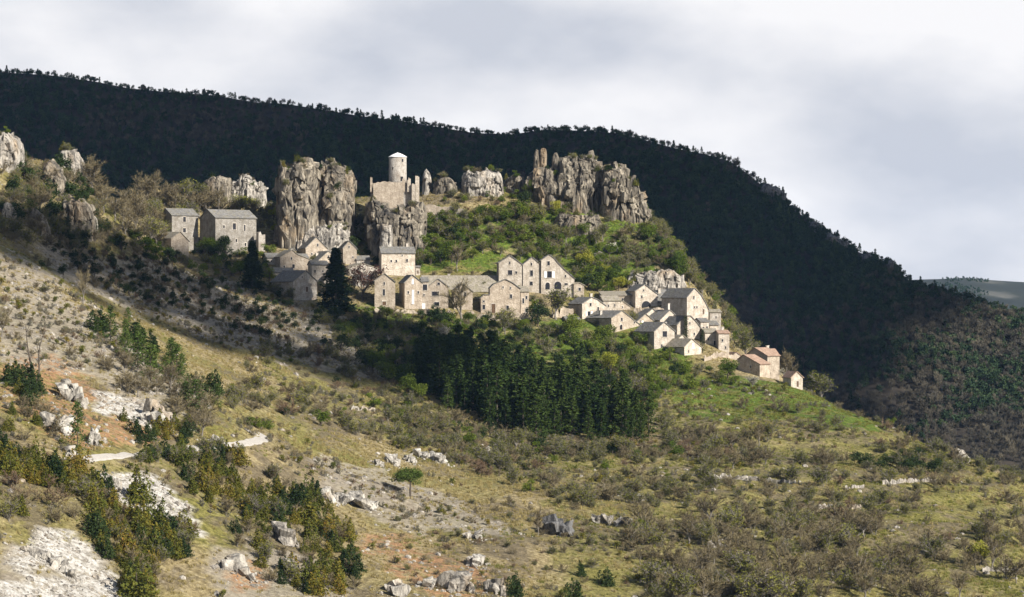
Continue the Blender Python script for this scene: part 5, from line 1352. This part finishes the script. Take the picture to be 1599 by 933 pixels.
scatter([(20,585),(60,610),(60,650),(20,620)], 7, {'juniper': 1, 'juniper_dark': 1}, (3, 5.5), 'scrubby juniper', 'juniper', 'juniper', 'junipers below the dead tree', mind=14)
scatter([(0,620),(60,640),(110,690),(0,690)], 10, {'bare': 1, 'juniper': 1}, (2.5, 4), 'slope shrub', 'shrub', 'slope_shrub', 'shrubs above the track', mind=20)
scatter([(190,650),(300,665),(290,700),(190,695)], 12, {'juniper': 1.5, 'juniper_dark': 1}, (2.6, 4.4), 'juniper on the rocky bank', 'juniper', 'juniper', 'junipers above the track', mind=15)
scatter([(0,420),(120,480),(230,560),(120,590),(0,540)], 30, {'bare': 2, 'brown': 2, 'bud': 1}, (1.4, 2.8), 'low brown shrub', 'shrub', 'low_shrub', 'low shrubs on the sunny near slope', clump=True, mind=18)
SHADE = [(40,375),(150,400),(250,405),(430,455),(500,500),(520,545),(420,530),(300,500),(180,460),(60,420)]
scatter(SHADE, 120, {'dark': 1}, (1.8, 3.6), 'dark evergreen bush in shade', 'bush', 'evergreen_bush', 'evergreen bushes on the shaded slope', clump=True, mind=11)
scatter(SHADE, 130, {'bare': 1, 'brown': 1}, (1.6, 3.4), 'grey leafless shrub in shade', 'shrub', 'bare_shrub', 'bare shrubs on the shaded slope', clump=True, mind=10)
scatter([(0,260),(60,270),(140,330),(230,400),(120,395),(0,380)], 110, {'bare': 2, 'bud': 1.6, 'dark': 1.6, 'bare_tree': .5}, (2.4, 5.5), 'shrub among the cliff rocks', 'shrub', 'cliff_shrub', 'shrubs under the white cliffs', mind=9)
scatter([(135,285),(280,290),(330,320),(420,345),(300,352),(250,395),(215,385),(170,350)], 48, {'bare_tree': 2, 'bud_tree': 1}, (6, 10), 'grey bare grove tree', 'tree', 'bare_tree', 'bare grove behind the manor', mind=12, whole=False)
scatter([(230,320),(430,320),(430,375),(410,345),(300,330)], 22, {'bud': 3, 'fresh': 1, 'yellow': 1}, (3, 5), 'yellow green saddle bush', 'bush', 'saddle_bush', 'bushes on the saddle', mind=13)
scatter([(205,372),(262,378),(300,392),(340,398),(410,402),(430,440),(330,430),(230,410)], 60, {'fresh': 2, 'dark': 1.5, 'bud': 1}, (2.5, 5), 'green hollow bush', 'bush', 'leafy_bush', 'green bushes below the manor', mind=10)
# --- castle hill
CH = [(640,352),(720,340),(830,335),(870,365),(960,372),(1030,360),(1068,420),(980,425),(900,432),(770,398),(665,424),(640,400)]
scatter(CH, 90, {'fresh': 3, 'fresh_tree': 1.2, 'dark': .8}, (3.0, 6.5), 'leafy green hill bush', 'bush', 'leafy_bush', 'green bushes on the castle hill', clump=True, mind=13)
scatter(CH, 110, {'bud': 3, 'bud_tree': 1.5, 'bare': 1.2}, (3.0, 6.5), 'olive budding hill shrub', 'shrub', 'budding_shrub', 'budding shrubs on the castle hill', mind=12)
scatter([(680,300),(830,300),(940,330),(1005,345),(1010,370),(900,340),(740,335),(680,330)], 40, {'bud': 2, 'brown': 1, 'fresh': 1}, (2, 4), 'low hilltop shrub', 'shrub', 'hilltop_shrub', 'shrubs between the hilltop rocks', mind=12)
scatter([(885,300),(960,300),(1000,335),(960,340)], 12, {'bud': 1, 'bare': 1}, (3, 5.5), 'grey green crag shrub', 'shrub', 'crag_shrub', 'shrubs on the main crag', mind=12)
scatter([(545,400),(590,400),(580,360),(640,400),(660,425),(560,425)], 14, {'dark': 1, 'bud': 1}, (3, 5.5), 'shrub in the castle cleft', 'shrub', 'cleft_shrub', 'shrubs under the castle rock', mind=11)
scatter([(880,440),(960,430),(1000,450),(940,462),(905,450)], 26, {'fresh_tree': 1, 'fresh': 2, 'dark': .7, 'yellow': .4}, (3.5, 6.5), 'green bush between houses', 'bush', 'leafy_bush', 'green bushes above the lower cluster', mind=10)
scatter([(1000,325),(1040,360),(1080,405),(1115,455),(1150,505),(1190,552),(1160,560),(1140,525),(1108,480),(1066,440),(1045,400)], 70, {'bud': 1.4, 'fresh': .8, 'bud_tree': .9, 'bare': .6}, (3.0, 6), 'bush on the outer drop', 'bush', 'edge_bush', 'bushes on the outer drop', mind=8, houses=False)
# --- gardens under the village
scatter([(545,490),(640,496),(760,506),(880,520),(940,545),(880,560),(760,545),(640,520),(560,520)], 60, {'fresh': 3, 'dark': 1.2, 'bud': 2, 'bare': 1.5, 'fresh_tree': .5}, (2.4, 5), 'garden bush', 'bush', 'garden_bush', 'garden bushes below the lower row', mind=12)
scatter([(900,535),(1000,548),(1060,565),(1160,585),(1150,605),(1050,610),(1030,640),(1000,620),(940,590)], 64, {'fresh': 2.2, 'bud': 3, 'bud_tree': 1, 'dark': .5, 'fresh_tree': .5}, (2.4, 5.5), 'cluster garden bush', 'bush', 'garden_bush', 'garden bushes below the lower cluster', mind=12)
scatter([(520,500),(640,520),(655,600),(600,590),(540,560)], 42, {'bud': 2, 'bare': 2, 'dark': 1, 'fresh': 1}, (2.2, 4.6), 'shrub beside the pine wood', 'shrub', 'slope_shrub', 'shrubs beside the pine wood', clump=True, mind=13)
# --- scrub below the wood
MID = [(400,545),(520,555),(660,630),(760,680),(1030,705),(1060,760),(900,800),(760,745),(620,700),(440,650),(350,640)]
scatter(MID, 270, {'bud': 4.5, 'bare': 1.6, 'brown': .9, 'fresh': .4}, (1.8, 5.0), 'olive brown scrub shrub', 'shrub', 'scrub_shrub', 'scrub below the pine wood', clump=True, mind=10)
scatter(MID, 16, {'dark': 1, 'fresh': 1}, (1.6, 2.8), 'green bush in the scrub', 'bush', 'leafy_bush', 'green bushes below the pine wood', mind=25)
# --- stepped lower slope
TER = [(1030,630),(1170,630),(1290,625),(1420,672),(1599,756),(1599,860),(1450,850),(1250,830),(1050,800),(930,790),(1050,740)]
scatter(TER, 180, {'bare': 2.2, 'bud': 3.6, 'brown': .7}, (2.0, 5.8), 'grey terrace shrub', 'shrub', 'terrace_shrub', 'bare shrubs on the upper terraces', clump=True, mind=12)
LOW = [(980,830),(1120,820),(1300,825),(1599,830),(1599,940),(1020,940)]
scatter(LOW, 160, {'bare': 3, 'bare_tree': 1.6, 'bud': 1.6}, (3.6, 7.4), 'grey thicket shrub', 'shrub', 'thicket_shrub', 'thicket on the lowest terraces', clump=True, mind=12)
scatter([(1340,725),(1380,716),(1440,716),(1478,735),(1440,745),(1360,742)], 12, {'dark': 1}, (3.2, 4.6), 'dark evergreen of the clump', 'bush', 'evergreen_bush', 'evergreen clump on the terraces', mind=13, wx=(1.3, 1.6))
scatter([(1060,690),(1160,690),(1320,690),(1320,725),(1160,735),(1080,725)], 34, {'bare': 2, 'bare_tree': 1, 'brown': 1, 'bud': 1}, (3.5, 6), 'brownish thicket shrub', 'shrub', 'thicket_shrub', 'thicket above the terrace wall', clump=True, mind=15)
scatter([(1290,610),(1420,665),(1599,745),(1599,770),(1440,690),(1300,640)], 26, {'bud': 2, 'bare': 2, 'fresh': .6}, (2, 4), 'shrub on the outer edge', 'shrub', 'edge_shrub', 'shrubs along the outer edge', mind=14)
scatter([(590,790),(720,800),(860,850),(900,930),(620,935)], 26, {'bare': 2, 'brown': 1, 'bud': 1.5}, (1.2, 2.6), 'low dry slope shrub', 'shrub', 'low_shrub', 'low shrubs below the lone pine', clump=True, mind=22)
scatter([(650,800),(780,780),(980,830),(960,920),(860,900)], 34, {'bud': 2, 'bare': 1.5}, (1.2, 2.8), 'low grassland shrub', 'shrub', 'low_shrub', 'low shrubs around the leaning slab', clump=True, mind=18)

scatter([(548,330),(575,330),(575,405),(545,405)], 12, {'dark': 1.5, 'fresh': .8, 'bud': 1}, (3, 5.5), 'shrub in the dark cleft', 'shrub', 'cleft_shrub', 'shrubs in the dark cleft', mind=8, houses=False)
scatter([(1195,575),(1235,580),(1232,596),(1190,590)], 8, {'bud': 1, 'blossom': 1}, (2.2, 3.6), 'pale bush in front of the farm', 'bush', 'farm_bush', 'bushes in front of the farm', mind=9, houses=False)
scatter([(25,250),(70,255),(150,285),(165,370),(60,372),(0,335)], 70, {'dark': 1.6, 'bare': 1, 'bud': .9, 'bare_tree': .5}, (3, 6.2), 'dark cliff slope bush', 'bush', 'cliff_bush', 'thicket on the cliff slope', mind=8)
# --- plants rooted in the crags
def on_crags():
    for (o, lab, cu, cyy, cz, w, hm) in CRAGS:
        if w < 7 or o.location.y > 1000 or hm < 5: continue
        n = int(min(26, 1 + w * hm / 26)); nu_, nv_ = cu.shape; c = 0
        for _ in range(300):
            if c >= n: break
            a = random.randrange(2, nu_ - 3); b = random.randrange(2, int(nv_ * 0.62))
            du = np.array([cu[a + 1, b] - cu[a - 1, b], cyy[a + 1, b] - cyy[a - 1, b], cz[a + 1, b] - cz[a - 1, b]])
            dv = np.array([cu[a, b + 1] - cu[a, b - 1], cyy[a, b + 1] - cyy[a, b - 1], cz[a, b + 1] - cz[a, b - 1]])
            nn_ = np.cross(du, dv); nn_ /= np.linalg.norm(nn_) + 1e-9
            if abs(nn_[2]) < 0.45: continue
            loc = o.location + Vector((float(cu[a, b]), float(cyy[a, b]), float(cz[a, b]) - 0.15))
            px, py = CX + loc.x / loc.y * F, CY - loc.z / loc.y * F
            g = float(H(loc.x, loc.y))
            if loc.z < g - 0.3: continue
            h = random.uniform(1.2, 3.2)
            plant(random.choice(['bud', 'bud', 'dark', 'bare', 'fresh', 'juniper']), loc, h, ('tufty bush' if h > 2.2 else 'little bush') + ' rooted in rock ' + where(px, py), 'bush', 'rock_bush', 'bushes rooted in the rocks', True, wx=random.uniform(1, 1.5)); c += 1
on_crags()

# ------------------------------------------------------------------ masses (instanced)
def masses(name, meshes, P, scl, rz, label, cat, tilt=None):
    c = bpy.data.collections.new(name + '_kinds')
    for i, me_ in enumerate(meshes):
        o = bpy.data.objects.new('%s_kind_%02d' % (name, i), me_); c.objects.link(o)
    me_ = bpy.data.meshes.new(name)
    me_.vertices.add(len(P)); me_.vertices.foreach_set('co', np.asarray(P, np.float32).ravel())
    a = me_.attributes.new('scl', 'FLOAT', 'POINT'); a.data.foreach_set('value', np.asarray(scl, np.float32))
    a = me_.attributes.new('rz', 'FLOAT', 'POINT'); a.data.foreach_set('value', np.asarray(rz, np.float32))
    a = me_.attributes.new('pick', 'INT', 'POINT'); a.data.foreach_set('value', RNG.integers(0, len(meshes), len(P)).astype(np.int32))
    o = link(name, me_)
    g = bpy.data.node_groups.new(name, 'GeometryNodeTree')
    g.interface.new_socket('Geometry', in_out='INPUT', socket_type='NodeSocketGeometry'); g.interface.new_socket('Geometry', in_out='OUTPUT', socket_type='NodeSocketGeometry')
    N = g.nodes.new; gi = N('NodeGroupInput'); go = N('NodeGroupOutput')
    ci = N('GeometryNodeCollectionInfo'); ci.inputs[0].default_value = c; ci.inputs[1].default_value = True; ci.inputs[2].default_value = True
    iop = N('GeometryNodeInstanceOnPoints'); iop.inputs['Pick Instance'].default_value = True
    def na(nm, tp):
        n = N('GeometryNodeInputNamedAttribute'); n.data_type = tp; n.inputs['Name'].default_value = nm; return n.outputs['Attribute']
    cx = N('ShaderNodeCombineXYZ'); er = N('FunctionNodeEulerToRotation')
    g.links.new(na('rz', 'FLOAT'), cx.inputs['Z']); g.links.new(cx.outputs[0], er.inputs[0])
    g.links.new(gi.outputs[0], iop.inputs['Points']); g.links.new(ci.outputs[0], iop.inputs['Instance'])
    g.links.new(na('pick', 'INT'), iop.inputs['Instance Index']); g.links.new(er.outputs[0], iop.inputs['Rotation'])
    cs = N('ShaderNodeCombineXYZ'); sc_ = na('scl', 'FLOAT')
    for k in range(3): g.links.new(sc_, cs.inputs[k])
    g.links.new(cs.outputs[0], iop.inputs['Scale']); g.links.new(iop.outputs[0], go.inputs[0])
    md = o.modifiers.new('scatter', 'NODES'); md.node_group = g
    tag(o, label, cat, None, 'stuff')
    return o

def far_bare(seed):
    rng = np.random.default_rng(seed); A = []; B = []
    lob = [(rng.uniform(-1.4, 1.4), rng.uniform(-1.4, 1.4), rng.uniform(2.6, 5.2), 1.3, 1.3, 1.3) for _ in range(6)]
    b = lobes_pts(rng, 230, lob); a = b * 0.72 + np.array([0, 0, 0.5]); 
    cr = slivers(rng, a, b + rng.normal(size=b.shape) * .2, 0.20)
    tr = limb([[0, 0, -1], [0, 0, 3]], [0.16, 0.1], 4)
    return tri_mesh('far_bare_tree', *join([cr, tr]), [M['far_bare']])
def far_green(seed, cone):
    rng = np.random.default_rng(seed)
    if cone:
        t = rng.random(190); rad = 1.7 * (1 - t) ** .7 * (.5 + .5 * rng.random(190)); an = rng.uniform(0, 6.28, 190)
        C = np.stack([np.cos(an) * rad, np.sin(an) * rad, 0.6 + t * 6.6], 1)
    else:
        lob = [(rng.uniform(-1.3, 1.3), rng.uniform(-1.3, 1.3), rng.uniform(1.8, 4.4), 1.3, 1.3, 1.2) for _ in range(6)]
        C = lobes_pts(rng, 200, lob)
    tr = limb([[0, 0, -1], [0, 0, 4]], [0.15, 0.06], 4)
    return tri_mesh('far_green_tree', *join([leaf_tris(rng, C, 0.75), tr]), [M['far_green']])
NB = 24000
fpx = RNG.uniform(-260, 1950, NB); ft = np.sqrt(RNG.uniform(0, 1.02, NB))
fxx, fyy, fzz = mtn(fpx, ft)
pat = fbm(fxx / 70, fyy / 90, 0, 3, 91) + 0.9 * (ft - 0.50) - 0.12 * (fpx > 1250) * 1.0
isg = (pat + RNG.normal(size=NB) * 0.22) > 0.05
Pf = np.stack([fxx, fyy, fzz - 0.3], 1)
sc1 = RNG.uniform(0.5, 1.1, NB) * np.where(RNG.random(NB) < 0.06, 1.3, 1.0) * np.where(ft > 0.95, 0.72, 1.0)
masses('bare_forest', [far_bare(300 + i) for i in range(4)], Pf[~isg], sc1[~isg], RNG.uniform(0, 6.28, (~isg).sum()), 'brown leafless forest covering the mountain side', 'forest')
masses('evergreen_forest', [far_green(310, True)] + [far_green(312 + i, False) for i in range(5)], Pf[isg], sc1[isg] * 0.95, RNG.uniform(0, 6.28, isg.sum()), 'dark evergreen forest along the mountain ridge', 'forest')
# bushes on the far plateau
k = 5000
qx = RNG.uniform(1380, 2000, k); qt = RNG.uniform(0.3, 1.0, k); qY = 2500 + 1300 * qt
qtop = (CY - np.interp(qx, [p[0] for p in FP], [p[1] for p in FP])) / F * 3800
wx_ = (qx - CX) / F * qY
qz = -60 + (qtop + 60) * np.minimum(qt, 1) ** 0.85 + 7 * fbm(wx_ / 260, qY / 260, 0, 3, 55) * (1 - sstep(0.7, 1.0, qt)) - np.maximum(qt - 1, 0) * 90 - 1.2
keep = fbm(wx_ / 120, qY / 250, 0, 2, 61) > 0.0
masses('plateau_shrubbery', [far_green(320, False), far_green(321, False)], np.stack([wx_, qY, qz], 1)[keep], RNG.uniform(0.4, 0.9, keep.sum()), RNG.uniform(0, 6.28, keep.sum()), 'dark hedges and copses on the far plateau', 'shrubbery')

# ground cover on the hillside
def tuft(seed, mat, h=0.45, n=22, spread=0.32, lean=0.5):
    rng = np.random.default_rng(seed); b = rng.normal(size=(n, 3)) * spread * 0.5; b[:, 2] = -0.05
    d = rdir(rng, n) * lean; d[:, 2] = 1; tip = b + d * h * rng.uniform(0.5, 1.1, n)[:, None]
    V, T = slivers(rng, b, tip, 0.085); return tri_mesh('grass_tuft', V, T, [M[mat]])
def uniform_hill(n, y0=380, y1=900):
    y = np.sqrt(RNG.uniform(y0 ** 2, y1 ** 2, n)); px = RNG.uniform(-120, 1720, n)
    x = (px - CX) / F * y; z = H(x, y); py = CY - z / y * F
    return x, y, z, px, py
def mask_at(m, x, y):
    i = np.clip(np.searchsorted(xs, x), 0, nxg - 1); j = np.clip(np.searchsorted(ys, y), 0, nyg - 1); return m[j, i]
x, y, z, px_, py_ = uniform_hill(120000)
trk = np.array([[p[0], p[1]] for p in TR], float)
def near_track(px, py):
    yy = np.interp(px, trk[:12, 0], trk[:12, 1]); return (np.abs(py - yy) < 9) & (px > 80) & (px < 420)
infront = np.zeros(len(x), bool)
for (l, r, t, b, hy) in RECTS:
    sx = hy / F; infront |= (np.abs(y - hy - 4) < 7) & (x > (l - CX) * sx - 1) & (x < (r - CX) * sx + 1)
sc_m = mask_at(m_scree, x, y); so_m = mask_at(m_soil, x, y); ba_m = mask_at(m_bare, x, y); ol = mask_at(m_olive, x, y); gr = mask_at(m_green, x, y)
pr = 1 - 0.96 * sc_m - 0.5 * so_m - 0.55 * ba_m
patch = fbm(x / 16, y / 16, 0, 3, 201)
ok = (RNG.random(len(x)) < pr * (0.5 + 1.1 * patch)) & ~near_track(px_, py_) & ~infront & (z > -100)
green = (0.9 * gr + 0.32 * ol + 0.5 * fbm(x / 22, y / 22, 3, 3, 203) + RNG.normal(size=len(x)) * 0.12) > 0.28
for nm, sel, mats, lab in (('dry_grass', ok & ~green, 'grass_dry', 'dry straw coloured grass over the hillside'), ('green_grass', ok & green, 'grass_green', 'olive green grass over the hillside')):
    masses(nm, [tuft(400 + i, mats) for i in range(4)], np.stack([x, y, z], 1)[sel], RNG.uniform(0.7, 1.6, sel.sum()), RNG.uniform(0, 6.28, sel.sum()), lab, 'grass')
x, y, z, px_, py_ = uniform_hill(26000)
sel = (RNG.random(len(x)) < 0.08 + 1.9 * fbm(x / 24, y / 30, 0, 4, 211)) & (mask_at(m_scree, x, y) < .5) & ~near_track(px_, py_) & (z > -100)
for (l, r, t, b, hy) in RECTS:
    sx = hy / F; sel &= ~((np.abs(y - hy - 3) < 9) & (x > (l - CX) * sx - 1) & (x < (r - CX) * sx + 1))
masses('undergrowth', [bare(500, h=1.2, ntw=9, tw=0.05).whole, bare(501, h=1.0, ntw=9, tw=0.05, cmat='twig_brown').whole, bare(502, h=1.2, ntw=9, leafmat='bud').whole, bare(503, h=1.0, ntw=9, leafmat='bud').whole, bush(504, h=1.0, n=160, ls=.16, mat='juniper').whole],
       np.stack([x, y, z], 1)[sel], RNG.uniform(0.5, 1.8, sel.sum()), RNG.uniform(0, 6.28, sel.sum()), 'low scrubby undergrowth over the hillside', 'undergrowth')
def stone(seed, mat):
    bm = bmesh.new(); bmesh.ops.create_icosphere(bm, subdivisions=1, radius=0.5); rng = np.random.default_rng(seed)
    for v in bm.verts: v.co *= rng.uniform(0.65, 1.2); v.co.z *= 0.7
    me_ = bpy.data.meshes.new('loose_stone'); bm.to_mesh(me_); bm.free(); me_.materials.append(M[mat]); return me_
x, y, z, px_, py_ = uniform_hill(60000, 380, 760)
pr = 0.035 + 0.75 * mask_at(m_scree, x, y) + 0.3 * mask_at(m_soil, x, y) + 0.28 * mask_at(m_bare, x, y) + 0.25 * np.clip(fbm(x / 9, y / 9, 2, 3, 221) - 0.25, 0, 1)
sel = (RNG.random(len(x)) < pr) & ~near_track(px_, py_) & (z > -100)
masses('loose_rubble', [stone(600 + i, 'rock_pale') for i in range(4)], np.stack([x, y, z], 1)[sel], 0.25 + 1.5 * RNG.random(sel.sum()) ** 4, RNG.uniform(0, 6.28, sel.sum()), 'loose white limestone rubble on the slope', 'rubble')

x, y, z, px_, py_ = uniform_hill(260000, 385, 570)
sel = (mask_at(m_scree, x, y) > 0.5) & (px_ < 460) & ~near_track(px_, py_) & (RNG.random(len(x)) < 0.45 + 0.8 * fbm(x / 5, y / 5, 1, 3, 231))
masses('scree_gravel', [stone(610 + i, 'rock_pale') for i in range(5)], np.stack([x, y, z - 0.03], 1)[sel], 0.14 + 0.6 * RNG.random(sel.sum()) ** 3, RNG.uniform(0, 6.28, sel.sum()), 'broken pale limestone scree below the track', 'gravel')

# ------------------------------------------------------------------ unseen clouds: a bank shading the mountain, one added to shade the upper slope
def cloud(name, pts, radii, label):
    bm = bmesh.new(); bmesh.ops.create_icosphere(bm, subdivisions=2, radius=1.0)
    bv = np.array([v.co[:] for v in bm.verts]); bf = np.array([[v.index for v in f.verts] for f in bm.faces]); bm.free()
    V, T = [], []
    for i, (p, r) in enumerate(zip(pts, radii)):
        d = 1 + 0.25 * fbm(bv[:, 0] * 1.7 + i, bv[:, 1] * 1.7, bv[:, 2] * 1.7, 3, 5)
        V.append(np.array(p) + bv * d[:, None] * r * np.array([1, 1, 0.62])); T.append(bf + i * len(bv))
    o = link(name, tri_mesh(name, np.concatenate(V), np.concatenate(T), [M['cloud']], smooth=True))
    tag(o, label, 'cloud', None, 'structure')
S3 = np.array(SUN)
pts, rad = [], []
for px in np.arange(-420, 1900, 62):
    for t in np.arange(0.02, 1.12, 0.16):
        if px < 1130 and t < 0.3: continue
        if px > 1150 and t < 1.05 * min(1, (px - 1150) / 330) - 0.02: continue
        p = np.array([float(v) for v in mtn(np.array(px + random.uniform(-15, 15)), np.array(t))])
        pts.append(p + S3 * (2600 + random.uniform(-60, 60))); rad.append(random.uniform(42, 66) * (0.72 if px > 1180 else 1.0))
cloud('rain_cloud', pts, rad, 'wide cloud bank shading the mountain')
pts, rad = [], []
SH = [(-60,310),(60,330),(150,365),(235,385),(330,402),(420,420),(470,424),(497,450),(520,486),(600,500),(660,512),(700,545),(690,590),(640,612),(560,600),(430,562),(340,548),(230,505),(120,455),(0,392),(-60,365)]  # outline of the slope shade that the added, unseen cloud is shaped to cast
for px in np.arange(-60, 720, 17):
    for py in np.arange(300, 620, 15):
        if in_poly(np.array([px]), np.array([py]), SH)[0]:
            g = ground(px, py)
            if g is None or random.random() < 0.42: continue
            pts.append(np.array(g) + S3 * (1300 + random.uniform(-15, 15))); rad.append(random.uniform(5, 10))
cloud('slope_shade_cloud', pts, rad, 'unseen ragged cloud added to shade the upper slope')

# ------------------------------------------------------------------ the air
hv = [(x, y, z) for z in (-131.0, 190.0) for x, y in ((-5600, -5600), (5600, -5600), (5600, 5600), (-5600, 5600))]
hm_ = bpy.data.materials.new('haze_air'); hm_.use_nodes = True
ht = hm_.node_tree
for n in list(ht.nodes): ht.nodes.remove(n)
pv = ht.nodes.new('ShaderNodeVolumePrincipled'); ho = ht.nodes.new('ShaderNodeOutputMaterial')
pv.inputs['Color'].default_value = (0.36, 0.60, 1.0, 1); pv.inputs['Density'].default_value = 2.4e-5; pv.inputs['Anisotropy'].default_value = 0.0
ht.links.new(pv.outputs[0], ho.inputs['Volume'])
tag(link('haze', mesh_of('haze', hv, [(3, 2, 1, 0), (4, 5, 6, 7), (0, 1, 5, 4), (1, 2, 6, 5), (2, 3, 7, 6), (3, 0, 4, 7)], [hm_])), 'thin blue haze filling the valley air', 'haze', None, 'stuff')
